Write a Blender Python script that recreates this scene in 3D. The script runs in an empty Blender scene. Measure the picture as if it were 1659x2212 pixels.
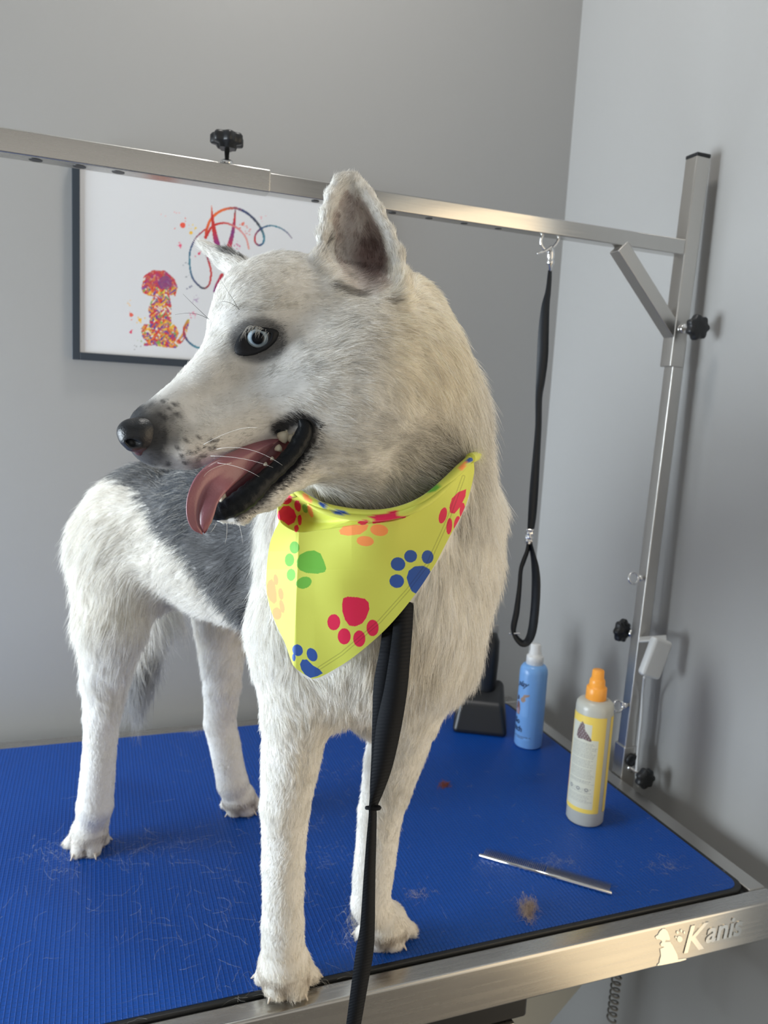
import bpy, bmesh, math, os
import numpy as np
from mathutils import Vector, Matrix
rng = np.random.default_rng(7)
C = bpy.context.scene.collection
sc = bpy.context.scene
TT = 0.85                      # height of the table top
HC = 0.62                      # camera above the table top
CAM = np.array([0.0, 0.0, TT + HC])
FPX = 1660.5
_yaw, _pit, _rol = -0.35964389, 0.13926327, 0.05463323
_f = np.array([-math.sin(_yaw)*math.cos(_pit), math.cos(_yaw)*math.cos(_pit), -math.sin(_pit)])
_r = np.array([math.cos(_yaw), math.sin(_yaw), 0.0]); _u = np.cross(_r, _f)
CR = _r*math.cos(_rol)+_u*math.sin(_rol); CU = -_r*math.sin(_rol)+_u*math.cos(_rol); CF = _f

def ray(px, py):
    return CR*((px-829.5)/FPX) - CU*((py-1106)/FPX) + CF
def P(px, py, z):              # a point at distance z along the view axis
    return CAM + ray(px, py)*z
def T(px, py, h=0.0):          # a point on the plane h above the table top
    d = ray(px, py); return CAM + d*((TT+h-CAM[2])/d[2])
def onY(px, py, Y):
    d = ray(px, py); return CAM + d*(Y/d[1])
def onX(px, py, X):
    d = ray(px, py); return CAM + d*(X/d[0])
def proj(p):
    q = np.asarray(p) - CAM; z = q@CF
    return 829.5+FPX*(q@CR)/z, 1106-FPX*(q@CU)/z, z

# ------------------------------------------------------------------ objects
def tag(o, label=None, cat=None, group=None, kind=None):
    if label: o['label'] = label
    if cat: o['category'] = cat
    if group: o['group'] = group
    if kind: o['kind'] = kind
    return o
def empty(name, loc, label, cat, group=None):
    o = bpy.data.objects.new(name, None); C.objects.link(o); o.location = loc
    o.empty_display_size = 0.05
    o['_m'] = 1
    return tag(o, label, cat, group)
def put(o, parent=None):
    C.objects.link(o)
    if parent is not None:
        o.parent = parent
        M = Matrix.Identity(4); q = parent
        while q is not None:
            M = Matrix.LocRotScale(q.location, q.rotation_euler, q.scale) @ M if q.parent is None else q.matrix_parent_inverse @ Matrix.LocRotScale(q.location, q.rotation_euler, q.scale) @ M
            q = q.parent
        o.matrix_parent_inverse = M.inverted()
    return o
def mesh_np(name, V, F, mats, parent=None, smooth=True, fm=None):
    me = bpy.data.meshes.new(name)
    V = np.asarray(V, dtype=float)
    me.from_pydata([tuple(v) for v in V], [], [tuple(int(i) for i in f) for f in F])
    if not isinstance(mats, (list, tuple)): mats = [mats]
    for m in mats: me.materials.append(m)
    if fm is not None: me.polygons.foreach_set('material_index', np.asarray(fm, dtype=np.int32))
    me.polygons.foreach_set('use_smooth', np.full(len(me.polygons), smooth))
    me.update()
    return put(bpy.data.objects.new(name, me), parent)
def fast_quads(name, V, Q, mats, parent=None):
    me = bpy.data.meshes.new(name); n = len(V); k = Q.shape[1]
    me.vertices.add(n); me.vertices.foreach_set('co', np.ascontiguousarray(V, dtype=np.float32).ravel())
    me.loops.add(Q.size); me.loops.foreach_set('vertex_index', Q.astype(np.int32).ravel())
    me.polygons.add(len(Q)); me.polygons.foreach_set('loop_start', np.arange(0, Q.size, k, dtype=np.int32))
    me.polygons.foreach_set('loop_total', np.full(len(Q), k, dtype=np.int32))
    me.update(calc_edges=True)
    me.polygons.foreach_set('use_smooth', np.ones(len(Q), dtype=bool))
    if not isinstance(mats, (list, tuple)): mats = [mats]
    for m in mats: me.materials.append(m)
    me.validate()
    return put(bpy.data.objects.new(name, me), parent)
def vcol(o, name, cols):
    a = o.data.attributes.new(name, 'FLOAT_COLOR', 'POINT')
    c = np.ones((len(cols), 4), dtype=np.float32); c[:, :3] = cols
    a.data.foreach_set('color', c.ravel())
def bm_obj(name, bm, mats, parent=None, smooth=False, bevel=0, seg=2, angle=40):
    me = bpy.data.meshes.new(name); bm.normal_update(); bm.to_mesh(me); bm.free()
    if not isinstance(mats, (list, tuple)): mats = [mats]
    for m in mats: me.materials.append(m)
    if smooth:
        for p in me.polygons: p.use_smooth = True
    o = put(bpy.data.objects.new(name, me), parent)
    if bevel:
        b = o.modifiers.new('b', 'BEVEL'); b.width = bevel; b.segments = seg; b.limit_method = 'ANGLE'; b.angle_limit = math.radians(angle)
        for p in me.polygons: p.use_smooth = True
        w = o.modifiers.new('w', 'WEIGHTED_NORMAL'); w.keep_sharp = True
    return o
def add_box(bm, lo, hi, mi=0):
    lo = np.minimum(lo, hi); hi = np.maximum(lo, hi) if False else hi
    xs = (lo[0], hi[0]); ys = (lo[1], hi[1]); zs = (lo[2], hi[2])
    v = [bm.verts.new((xs[i], ys[j], zs[k])) for i in (0, 1) for j in (0, 1) for k in (0, 1)]
    for q in ((0,1,3,2),(4,6,7,5),(0,4,5,1),(2,3,7,6),(0,2,6,4),(1,5,7,3)):
        f = bm.faces.new([v[i] for i in q]); f.material_index = mi
    return v
def frame_from(d, up=(0, 0, 1)):
    d = np.asarray(d, float); d = d/np.linalg.norm(d); up = np.asarray(up, float)
    if abs(d@up) > .97: up = np.array([1., 0, 0]) if abs(d[0]) < .9 else np.array([0, 1., 0])
    s = np.cross(up, d); s /= np.linalg.norm(s); t = np.cross(d, s)
    return s, t, d
def add_bar(bm, a, b, w, h, up=(0, 0, 1), mi=0):     # rectangular bar between two points
    a = np.asarray(a, float); b = np.asarray(b, float); s, t, d = frame_from(b-a, up)
    v = [bm.verts.new(tuple(p + s*i*w/2 + t*j*h/2)) for p in (a, b) for i, j in ((-1,-1),(1,-1),(1,1),(-1,1))]
    for q in ((3,2,1,0),(4,5,6,7),(0,1,5,4),(1,2,6,5),(2,3,7,6),(3,0,4,7)):
        f = bm.faces.new([v[i] for i in q]); f.material_index = mi
def add_lathe(bm, c, axis, prof, n=32, mi=0, up=(0, 0, 1), rf=None):   # prof = [(dist along axis, radius)]
    c = np.asarray(c, float); s, t, d = frame_from(axis, up); rings = []
    for (z, r) in prof:
        if r < 1e-6: rings.append([bm.verts.new(tuple(c+d*z))]); continue
        rings.append([bm.verts.new(tuple(c + d*z + (s*math.cos(2*math.pi*k/n)+t*math.sin(2*math.pi*k/n))*r*(rf(2*math.pi*k/n, z) if rf else 1))) for k in range(n)])
    for A, B in zip(rings[:-1], rings[1:]):
        for k in range(n):
            k2 = (k+1) % n
            if len(A) == 1 and len(B) == 1: continue
            q = [A[0], B[k2], B[k]] if len(A) == 1 else [A[k], A[k2], B[0]] if len(B) == 1 else [A[k], A[k2], B[k2], B[k]]
            f = bm.faces.new(q); f.material_index = mi; f.smooth = True
    for R_, flip in ((rings[0], True), (rings[-1], False)):
        if len(R_) > 2:
            f = bm.faces.new(R_[::-1] if flip else R_); f.material_index = mi
def catmull(pts, n):
    pts = np.asarray(pts, float); m = len(pts)
    t = np.linspace(0, m-1, n); i = np.clip(t.astype(int), 0, m-2); u = (t-i)[:, None]
    p0 = pts[np.maximum(i-1, 0)]; p1 = pts[i]; p2 = pts[i+1]; p3 = pts[np.minimum(i+2, m-1)]
    return .5*((2*p1)+(-p0+p2)*u+(2*p0-5*p1+4*p2-p3)*u**2+(-p0+3*p1-3*p2+p3)*u**3)
def add_tube(bm, pts, r, n=12, mi=0, closed=False, up=(0, 0, 1)):
    pts = np.asarray(pts, float); m = len(pts); rr = np.full(m, r) if np.isscalar(r) else np.asarray(r)
    rings = []; s = None
    for i in range(m):
        d = pts[(i+1) % m if closed else min(i+1, m-1)] - pts[i-1 if (closed or i) else 0]
        d = d/np.linalg.norm(d)
        if s is None: s, t, _ = frame_from(d, up)
        else:
            s = s - d*(s@d); s /= np.linalg.norm(s)
        t = np.cross(d, s)
        rings.append([bm.verts.new(tuple(pts[i]+(s*math.cos(2*math.pi*k/n)+t*math.sin(2*math.pi*k/n))*rr[i])) for k in range(n)])
    for i in range(m if closed else m-1):
        A, B = rings[i], rings[(i+1) % m]
        for k in range(n):
            f = bm.faces.new([A[k], A[(k+1) % n], B[(k+1) % n], B[k]]); f.smooth = True; f.material_index = mi
    if not closed:
        for R_, fl in ((rings[0], 1), (rings[-1], 0)):
            f = bm.faces.new(R_[::-1] if fl else R_); f.material_index = mi
def add_ribbon(bm, pts, wid, nor, th, mi=0):    # a strap: centre line, half-width vectors, thickness along nor
    pts = np.asarray(pts, float); rings = []
    for p, w, nn in zip(pts, wid, nor):
        rings.append([bm.verts.new(tuple(q)) for q in (p-w-nn*th/2, p+w-nn*th/2, p+w+nn*th/2, p-w+nn*th/2)])
    for A, B in zip(rings[:-1], rings[1:]):
        for k in range(4):
            f = bm.faces.new([A[k], A[(k+1) % 4], B[(k+1) % 4], B[k]]); f.material_index = mi; f.smooth = True
    bm.faces.new(rings[0][::-1]); bm.faces.new(rings[-1])

# ------------------------------------------------------------------ materials
def mat(name, col=(.8, .8, .8), rough=.5, metal=0., **kw):
    m = bpy.data.materials.new(name); m.use_nodes = True; nt = m.node_tree; b = nt.nodes['Principled BSDF']
    b.inputs['Base Color'].default_value = (*col, 1); b.inputs['Roughness'].default_value = rough; b.inputs['Metallic'].default_value = metal
    for k, v in kw.items():
        b.inputs[k.replace('_', ' ')].default_value = v
    m.diffuse_color = (*col, 1)
    return m
def N(m, t, **kw):
    n = m.node_tree.nodes.new(t)
    for k, v in kw.items():
        if k in ('op',): n.operation = v
        else: setattr(n, k, v)
    return n
def L(m, a, b): m.node_tree.links.new(a, b)
def bsdf(m): return m.node_tree.nodes['Principled BSDF']
def noise_bump(m, scale=60, strength=.2, dist=.001, vec=None, detail=4):
    tc = N(m, 'ShaderNodeTexCoord'); n = N(m, 'ShaderNodeTexNoise'); n.inputs['Scale'].default_value = scale; n.inputs['Detail'].default_value = detail
    mp = N(m, 'ShaderNodeMapping'); mp.inputs['Scale'].default_value = vec or (1, 1, 1)
    L(m, tc.outputs['Object'], mp.inputs[0]); L(m, mp.outputs[0], n.inputs['Vector'])
    b = N(m, 'ShaderNodeBump'); b.inputs['Strength'].default_value = strength; b.inputs['Distance'].default_value = dist
    L(m, n.outputs[0], b.inputs['Height']); L(m, b.outputs[0], bsdf(m).inputs['Normal'])
    return n
def noise_col(m, c1, c2, scale=5, vec=None, detail=4, lo=.35, hi=.65):
    tc = N(m, 'ShaderNodeTexCoord'); n = N(m, 'ShaderNodeTexNoise'); n.inputs['Scale'].default_value = scale; n.inputs['Detail'].default_value = detail
    mp = N(m, 'ShaderNodeMapping'); mp.inputs['Scale'].default_value = vec or (1, 1, 1)
    L(m, tc.outputs['Object'], mp.inputs[0]); L(m, mp.outputs[0], n.inputs['Vector'])
    r = N(m, 'ShaderNodeValToRGB'); r.color_ramp.elements[0].position = lo; r.color_ramp.elements[1].position = hi
    r.color_ramp.elements[0].color = (*c1, 1); r.color_ramp.elements[1].color = (*c2, 1)
    L(m, n.outputs[0], r.inputs[0]); L(m, r.outputs[0], bsdf(m).inputs['Base Color'])
def attr_col(m, name):
    a = N(m, 'ShaderNodeAttribute'); a.attribute_name = name; L(m, a.outputs['Color'], bsdf(m).inputs['Base Color'])
def steel(name, axis=0, col=(.56, .545, .52), rough=.27):
    m = mat(name, col, rough, 1.0)
    v = [3, 3, 3]; v = [400, 400, 400]; v[axis] = 4
    n = noise_bump(m, 1.0, .05, .0004, tuple(v), 3)
    n2 = N(m, 'ShaderNodeTexNoise'); n2.inputs['Scale'].default_value = 9; n2.inputs['Detail'].default_value = 5
    mr = N(m, 'ShaderNodeMapRange'); mr.inputs['To Min'].default_value = rough-.06; mr.inputs['To Max'].default_value = rough+.1
    L(m, n2.outputs[0], mr.inputs[0]); L(m, mr.outputs[0], bsdf(m).inputs['Roughness'])
    return m
NHAIR=330000
# ------------------------------------------------------------------ the dog: one continuous body surface
def pxr(r, z): return r*z/FPX
PR = []      # a, b, ra, rb, k(blend), flow, length(mm), lift, colour
WH = (.95, .93, .885); CRM = (.95, .925, .86); GRY = (.16, .165, .175); SIL = (.46, .455, .45); HD = (.93, .92, .89); PNK = (.55, .42, .39)
def rc(a, b, k=.02, flow=None, ln=10, lift=.35, col=WH, w=1.):
    (ax, ay, az, ar), (bx, by, bz, br) = a, b
    A = P(ax, ay, az) if az else T(ax, ay); B = P(bx, by, bz) if bz else T(bx, by)
    za = az or proj(A)[2]; zb = bz or proj(B)[2]
    fl = (B-A) if flow is None else np.asarray(flow, float)
    fl = fl/(np.linalg.norm(fl)+1e-9)
    PR.append((A, B, pxr(ar, za), pxr(br, zb), k, fl, ln*.001, lift, np.array(col), w))
def sp(x, y, z, r, **k): rc((x, y, z, r), (x+1, y, z, r), **k)
def dirpx(p, dx, dy, dz=0):   # direction: dx right, dy down in the view, dz away
    d = CR*dx - CU*dy + CF*dz; return d/np.linalg.norm(d)
R_ = lambda dx, dy, dz=0: dirpx(None, dx, dy, dz)
DOWN = np.array([0, 0, -1.])
# skull, forehead and cheeks
rc((625,690,.650,138), (750,740,.665,162), k=.02, flow=R_(1,.1,.2), ln=7, lift=.2, col=HD)
sp(560, 680, .625, 98, k=.02, flow=R_(1,-.25,.2), ln=6, lift=.2, col=WH)
sp(760, 860, .625, 140, k=.03, flow=R_(1,.45,.1), ln=10, lift=.22, col=HD)
sp(650, 860, .612, 92, k=.03, flow=R_(1,.25), ln=7, lift=.2, col=HD)
sp(835, 810, .665, 145, k=.03, flow=R_(1,.5,.2), ln=17, lift=.3, col=CRM)
# muzzle
rc((525,755,.622,78), (468,822,.603,46), k=.02, flow=R_(1,-.5,.1), ln=5, lift=.15, col=WH)
rc((540,792,.622,80), (345,928,.580,62), k=.02, flow=R_(1,-.45,.1), ln=4, lift=.15, col=WH)
rc((605,872,.608,66), (405,962,.578,54), k=.015, flow=R_(1,-.25), ln=5, lift=.15, col=HD)
sp(345, 965, .577, 42, k=.012, flow=R_(1,-.2), ln=3, lift=.15, col=WH)
rc((322,930,.572,34), (318,950,.572,34), k=.012, flow=R_(1,-.2), ln=1, lift=.1, col=(.03,.03,.035))
# mandible
rc((735,960,.630,75), (640,1024,.608,24), k=.022, flow=R_(1,.3), ln=10, lift=.25, col=CRM)
rc((640,1024,.605,25), (580,1074,.592,22), k=.012, flow=R_(1,-.1), ln=6, lift=.2, col=WH)
rc((580,1074,.592,21), (520,1116,.582,13), k=.01, flow=R_(1,-.2), ln=5, lift=.2, col=WH)
rc((520,1116,.582,13), (472,1122,.580,8), k=.008, flow=R_(.4,1), ln=4, lift=.3, col=WH)

# ears: cupped shells
def ear(rows, zb, zt, cup, r0, ncol=11, flows=None, col=WH):
    # rows: (xl, yl, xr, yr) from base to tip
    m = len(rows); G = []
    for i, (xl, yl, xr, yr) in enumerate(rows):
        v = i/(m-1); row = []
        for j in range(ncol):
            u = j/(ncol-1)*2-1; x = (xl+xr)/2+(xr-xl)/2*u; y = (yl+yr)/2+(yr-yl)/2*u
            z = zb+(zt-zb)*v + cup[i]*(1-u*u)
            row.append((x, y, z))
        G.append(row)
    for i in range(m-1):
        for j in range(ncol):
            a, b = G[i][j], G[i+1][j]
            rc((*a, r0), (*b, r0), k=.006, ln=6 if 0 < j < ncol-1 else 7, lift=.25, col=col)
    return G
PR_EAR0 = len(PR)
ear([(690,600,866,650),(692,560,868,600),(697,510,860,550),(704,465,840,503),(714,425,818,460),(730,400,796,425),(746,392,772,402)], .615, .655, [.050,.046,.036,.026,.016,.008,.002], 11.5, col=WH)
rc((686,560,.62,13), (720,625,.612,16), k=.01, flow=R_(.5,.8), ln=10, lift=.3, col=WH)
rc((720,625,.612,14), (775,655,.618,10), k=.01, flow=R_(.8,.3), ln=10, lift=.3, col=WH)
rc((860,610,.632,12), (838,665,.622,12), k=.008, flow=R_(-.3,1), ln=10, lift=.3, col=WH)
rc((838,665,.622,12), (858,705,.622,10), k=.008, flow=R_(.3,1), ln=10, lift=.3, col=WH)
PR_EAR1 = len(PR)
rc((552,606,.700,34), (490,562,.720,21), k=.012, flow=R_(-1,-.6), ln=10, lift=.3, col=WH)
rc((490,562,.720,21), (440,530,.725,11), k=.004, flow=R_(-1,-.6), ln=8, lift=.3, col=WH)
# neck and ruff
rc((810,805,.690,160), (838,950,.72,174), k=.05, flow=R_(1,.5,.1), ln=25, lift=.46, col=CRM)
rc((760,980,.665,95), (800,1040,.70,120), k=.03, flow=R_(.6,1), ln=15, lift=.35, col=WH)
rc((868,890,.75,155), (860,1050,.77,168), k=.05, flow=R_(1,.55), ln=26, lift=.48, col=WH)
sp(868, 672, .70, 62, k=.04, flow=R_(.5,1,.3), ln=16, lift=.35, col=CRM)
# chest
rc((830,1130,.775,215), (805,1310,.775,225), k=.05, flow=R_(.05,1), ln=19, lift=.28, col=WH)
rc((700,1150,.745,120), (690,1350,.745,125), k=.04, flow=R_(-.15,1), ln=17, lift=.3, col=WH)
rc((930,1200,.79,125), (905,1380,.79,118), k=.04, flow=R_(.3,1), ln=20, lift=.36, col=WH)
rc((975,1115,.79,88), (960,1200,.79,98), k=.03, flow=R_(.7,.8), ln=24, lift=.42, col=WH)
rc((770,1440,.775,105), (800,1490,.79,75), k=.035, flow=R_(0,1), ln=16, lift=.28, col=WH)
# front leg on the image left
rc((650,1380,.748,92), (640,1545,.748,72), k=.04, flow=DOWN, ln=11, lift=.26, col=WH)
rc((640,1545,.748,72), (616,1740,.770,52), k=.006, flow=DOWN, ln=9, lift=.25, col=WH)
rc((616,1740,.770,52), (612,1860,.785,44), k=.004, flow=DOWN, ln=7, lift=.22, col=WH)
rc((612,1860,.785,44), (611,1990,.796,43), k=.004, flow=DOWN, ln=7, lift=.22, col=WH)
# front leg on the image right
rc((890,1420,.80,95), (875,1545,.805,72), k=.04, flow=DOWN, ln=11, lift=.26, col=WH)
rc((875,1545,.805,72), (822,1755,.846,46), k=.006, flow=DOWN, ln=9, lift=.25, col=WH)
rc((822,1755,.846,46), (800,1950,.872,41), k=.004, flow=DOWN, ln=7, lift=.22, col=WH)
# rib cage, loin and rump
rc((720,1150,.86,190), (520,1150,.93,155), k=.05, flow=R_(-.9,.15,.6), ln=18, lift=.3, col=GRY)
rc((520,1165,.93,148), (360,1150,1.0,135), k=.05, flow=R_(-.8,.1,.6), ln=18, lift=.3, col=SIL)
sp(330, 1145, 1.01, 128, k=.05, flow=R_(-.5,.8,.2), ln=20, lift=.35, col=WH)
rc((560,1240,.90,90), (430,1215,.98,60), k=.04, flow=R_(-.5,.6,.4), ln=20, lift=.35, col=WH)
# hind leg on the image left
rc((262,1190,.985,98), (243,1340,.965,72), k=.045, flow=R_(-.2,1,.2), ln=24, lift=.38, col=WH)
rc((243,1340,.965,72), (226,1470,.998,44), k=.01, flow=R_(-.05,1), ln=18, lift=.35, col=WH)
rc((226,1470,.998,44), (218,1590,1.010,34), k=.006, flow=DOWN, ln=9, lift=.25, col=WH)
rc((218,1590,1.010,34), (205,1740,1.018,37), k=.004, flow=DOWN, ln=6, lift=.22, col=WH)
# hind leg on the image right
rc((455,1230,1.06,75), (478,1330,1.07,56), k=.04, flow=R_(0,1), ln=18, lift=.3, col=WH)
rc((478,1330,1.07,56), (480,1480,1.10,38), k=.01, flow=DOWN, ln=12, lift=.3, col=WH)
rc((480,1480,1.10,38), (475,1560,1.12,33), k=.005, flow=DOWN, ln=7, lift=.25, col=WH)
rc((475,1560,1.12,33), (502,1690,1.133,32), k=.004, flow=DOWN, ln=6, lift=.22, col=WH)
# tail hanging between the hind legs
rc((345,1150,1.10,44), (328,1330,1.13,42), k=.02, flow=R_(.1,1), ln=40, lift=.4, col=SIL)
rc((328,1330,1.13,42), (292,1500,1.14,18), k=.02, flow=R_(-.1,1), ln=42, lift=.35, col=SIL)
# paws: heel pad lump and four toes each
TOE = []; GAP = []
def paw(cx, cy, z, r, toes, tr, hl=.030):
    base = T(cx, cy); i0 = len(TOE)
    for (x, y, rr) in toes:
        Pt = T(x, y, rr*.001); za = proj(Pt)[2]; xx, yy, _ = proj(Pt)
        c0 = T(cx, cy, hl); x0, y0, z0 = proj(c0)
        TOE.append((len(PR), Pt, (Pt-c0)/np.linalg.norm(Pt-c0), rr*.001))
        rc((x0, y0, z0, rr*.001*FPX/z0*1.75), (xx, yy, za, rr*.001*FPX/za), k=.0028, flow=(Pt-c0)*np.array([1,1,.3])+np.array([0,0,-.004]), ln=7, lift=.14, col=(.93,.90,.84))
    for (ia, Pa, da, ra_), (ib, Pb, db, rb_) in zip(TOE[i0:-1], TOE[i0+1:]):
        mid = (Pa+Pb)/2; dm = da+db; dm[2] = 0; dm /= np.linalg.norm(dm); GAP.append((mid+dm*ra_*1.0+np.array([0,0,-.002]), mid-dm*ra_*1.3+np.array([0,0,ra_*1.5]), .0030, .0022, .0025))
    sp(x0, y0, z0, r, k=.015, flow=DOWN+0.3*(T(*toes[1][:2])-base)/np.linalg.norm(T(*toes[1][:2])-base), ln=7, lift=.2, col=WH)
paw(614, 2085, .77, 52, [(571,2110,10.5),(599,2134,11.5),(639,2134,11.5),(669,2107,10.5)], 11)
paw(832, 1995, .85, 42, [(786,2016,10.5),(814,2032,11.5),(850,2032,12),(881,2010,11)], 11)
paw(193, 1795, .985, 32, [(154,1820,10),(172,1837,11),(200,1835,11),(221,1814,10)], 11)
paw(515, 1722, 1.105, 30, [(490,1738,10),(507,1750,11),(533,1750,11),(553,1739,10)], 11)
# connect ankles to the paws
def ankle(x, y, z, r, cx, cy, rr):
    x0, y0, z0 = proj(T(cx, cy, .03)); rc((x, y, z, r), (x0, y0, z0, rr), k=.004, flow=DOWN, ln=7, lift=.2, col=WH)
ankle(611,1990,.796,43,612,2080,47); ankle(800,1950,.872,41,826,1992,41); ankle(205,1740,1.018,37,195,1790,31); ankle(502,1690,1.133,32,512,1720,28)

def caps(p, A, B, ra, rb):
    ab = B-A; t = np.clip(((p-A)@ab)/(ab@ab+1e-12), 0, 1)
    return np.linalg.norm(p-A-t[..., None]*ab, axis=-1) - (ra+(rb-ra)*t)
# carved places: (a, b, ra, rb, k)
CV = []
def carve(a, b, k=.006):
    (ax, ay, az, ar), (bx, by, bz, br) = a, b
    CV.append((P(ax, ay, az), P(bx, by, bz), pxr(ar, az), pxr(br, bz), k))
carve((664,922,.578,14), (640,930,.574,14), .005)
carve((650,935,.572,13), (560,1020,.56,18), .006)
carve((560,1020,.56,20), (470,1065,.56,22), .006)
carve((792,612,.598,26), (780,520,.632,44), .01)
carve((555,736,.5655,26), (562,734,.5655,26), .008)      # eye socket
CV += GAP
def smin(a, b, k):
    h = np.clip(.5+.5*(b-a)/k, 0, 1); return b+(a-b)*h-k*h*(1-h)
def sdf(p):
    d = np.full(p.shape[:-1], 9., dtype=p.dtype)
    for (A, B, ra, rb, k, *_r2) in PR:
        d = smin(d, caps(p, A.astype(p.dtype), B.astype(p.dtype), ra, rb), k)
    for (A, B, ra, rb, k) in CV:
        d = -smin(-d, caps(p, A.astype(p.dtype), B.astype(p.dtype), ra, rb), k)
    return d
def build_grid(h=.003, margin=.03):
    allp = np.array([q for r in PR for q in (r[0]-max(r[2], r[3]), r[0]+max(r[2], r[3]), r[1]-max(r[2], r[3]), r[1]+max(r[2], r[3]))])
    lo = allp.min(0)-margin; hi = allp.max(0)+margin; lo[2] = TT-.01
    n = np.ceil((hi-lo)/h).astype(int)+1
    G = np.full(tuple(n), 9., dtype=np.float32)
    def win(A, B, R):
        a = np.maximum(np.floor((np.minimum(A, B)-R-lo)/h).astype(int), 0); b = np.minimum(np.ceil((np.maximum(A, B)+R-lo)/h).astype(int)+1, n)
        s = tuple(slice(x, y) for x, y in zip(a, b))
        g = np.stack(np.meshgrid(*[(lo[i]+h*np.arange(a[i], b[i])).astype(np.float32) for i in range(3)], indexing='ij'), -1)
        return s, g
    for (A, B, ra, rb, k, *_q) in PR:
        s, g = win(A, B, max(ra, rb)+.03+k)
        G[s] = smin(G[s], caps(g, A.astype(np.float32), B.astype(np.float32), ra, rb).astype(np.float32), k)
    for (A, B, ra, rb, k) in CV:
        s, g = win(A, B, max(ra, rb)+.012)
        G[s] = -smin(-G[s], caps(g, A.astype(np.float32), B.astype(np.float32), ra, rb).astype(np.float32), k)
    zz = (lo[2]+h*np.arange(n[2])).astype(np.float32)
    G = np.maximum(G, (TT+.0045)-zz[None, None, :])
    return G, lo, h
def surface_nets(G, lo, h):
    S = G < 0; n = np.array(G.shape)
    c = [S[i:n[0]-1+i, j:n[1]-1+j, k:n[2]-1+k] for i in (0,1) for j in (0,1) for k in (0,1)]
    cnt = sum(x.astype(np.int8) for x in c); act = (cnt > 0) & (cnt < 8)
    idx = -np.ones(act.shape, dtype=np.int64); ids = np.argwhere(act); idx[act] = np.arange(len(ids))
    corners = np.array([(i, j, k) for i in (0,1) for j in (0,1) for k in (0,1)])
    vals = np.stack([G[ids[:,0]+o[0], ids[:,1]+o[1], ids[:,2]+o[2]] for o in corners], 1)
    acc = np.zeros((len(ids), 3)); w = np.zeros(len(ids))
    for a in range(8):
        for b in range(a+1, 8):
            if np.abs(corners[a]-corners[b]).sum() != 1: continue
            va, vb = vals[:, a], vals[:, b]; m = (va < 0) != (vb < 0)
            t = np.where(m, va/(va-vb+1e-20), 0)
            acc += np.where(m[:, None], corners[a]+t[:, None]*(corners[b]-corners[a]), 0); w += m
    V = lo + h*(ids+acc/w[:, None])
    Q = []
    for ax in range(3):
        o = [0,0,0]; o[ax] = 1
        A = S[:n[0]-o[0], :n[1]-o[1], :n[2]-o[2]]; B = S[o[0]:, o[1]:, o[2]:]
        e = np.argwhere(A != B); u, v = [(1,2),(2,0),(0,1)][ax]
        e = e[(e[:, u] > 0) & (e[:, v] > 0) & (e[:, u] < n[u]-1) & (e[:, v] < n[v]-1)]
        flip = S[e[:,0], e[:,1], e[:,2]]
        def at(du, dv):
            q = e.copy(); q[:, u] += du; q[:, v] += dv; return idx[q[:,0], q[:,1], q[:,2]]
        q = np.stack([at(-1,-1), at(0,-1), at(0,0), at(-1,0)], 1)
        q[~flip] = q[~flip][:, ::-1]
        Q.append(q)
    Q = np.concatenate(Q); Q = Q[(Q >= 0).all(1)]
    return V, Q
def sdf_grad(p, e=.0012):
    p = p.astype(np.float32); g = np.stack([sdf(p+np.eye(3, dtype=np.float32)[i]*e)-sdf(p-np.eye(3, dtype=np.float32)[i]*e) for i in range(3)], -1)
    return (g/(np.linalg.norm(g, axis=-1, keepdims=True)+1e-12)).astype(float)
def hit(px, py, zmin=.40, zmax=1.3):      # where the view line meets the coat surface
    px = np.atleast_1d(np.asarray(px, float)); py = np.atleast_1d(np.asarray(py, float))
    D = CR*((px-829.5)/FPX)[:, None] - CU*((py-1106)/FPX)[:, None] + CF
    t = np.full(len(px), zmin)
    for _ in range(90):
        t = np.minimum(t + .8*sdf((CAM+D*t[:, None]))/np.linalg.norm(D, axis=1), zmax)
    return CAM+D*t[:, None], t
def prim_weights(p):
    D = np.stack([caps(p, A.astype(np.float32), B.astype(np.float32), ra, rb) for (A, B, ra, rb, *_q) in PR], 1)
    W = np.exp(-np.clip(D-D.min(1, keepdims=True), 0, 1)/.011); return W/W.sum(1, keepdims=True)
G_, lo_, h_ = build_grid(.0029)
DV, DQ = surface_nets(G_, lo_, h_); del G_
# ------------------------------------------------------------------ the coat
def proj_n(p):
    q = p-CAM; z = q@CF
    return 829.5+FPX*(q@CR)/z, 1106-FPX*(q@CU)/z, z
def inpoly(x, y, poly):
    c = np.zeros(x.shape, bool); n = len(poly)
    for i in range(n):
        x1, y1 = poly[i]; x2, y2 = poly[i-1]
        if y1 == y2: continue
        m = ((y1 > y) != (y2 > y)) & (x < (x2-x1)*(y-y1)/(y2-y1)+x1); c ^= m
    return c
def polydist(x, y, pts):
    d = np.full(x.shape, 1e9)
    for (x1, y1), (x2, y2) in zip(pts[:-1], pts[1:]):
        dx, dy = x2-x1, y2-y1; t = np.clip(((x-x1)*dx+(y-y1)*dy)/(dx*dx+dy*dy+1e-9), 0, 1)
        d = np.minimum(d, np.hypot(x-x1-t*dx, y-y1-t*dy))
    return d
_wv = np.random.default_rng(3).normal(size=(24, 3)); _ph = np.random.default_rng(4).uniform(0, 6.28, 24)
def snoise(p, s):
    v = np.zeros(len(p))
    for i in range(24): v += np.sin(p@_wv[i]*s*(1+.12*(i % 5))+_ph[i])
    return v/math.sqrt(12)
SADDLE = [(180,940),(262,1035),(318,1075),(345,1140),(395,1185),(430,1232),(470,1290),(520,1335),(560,1372),(620,1372),(620,940)]
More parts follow.
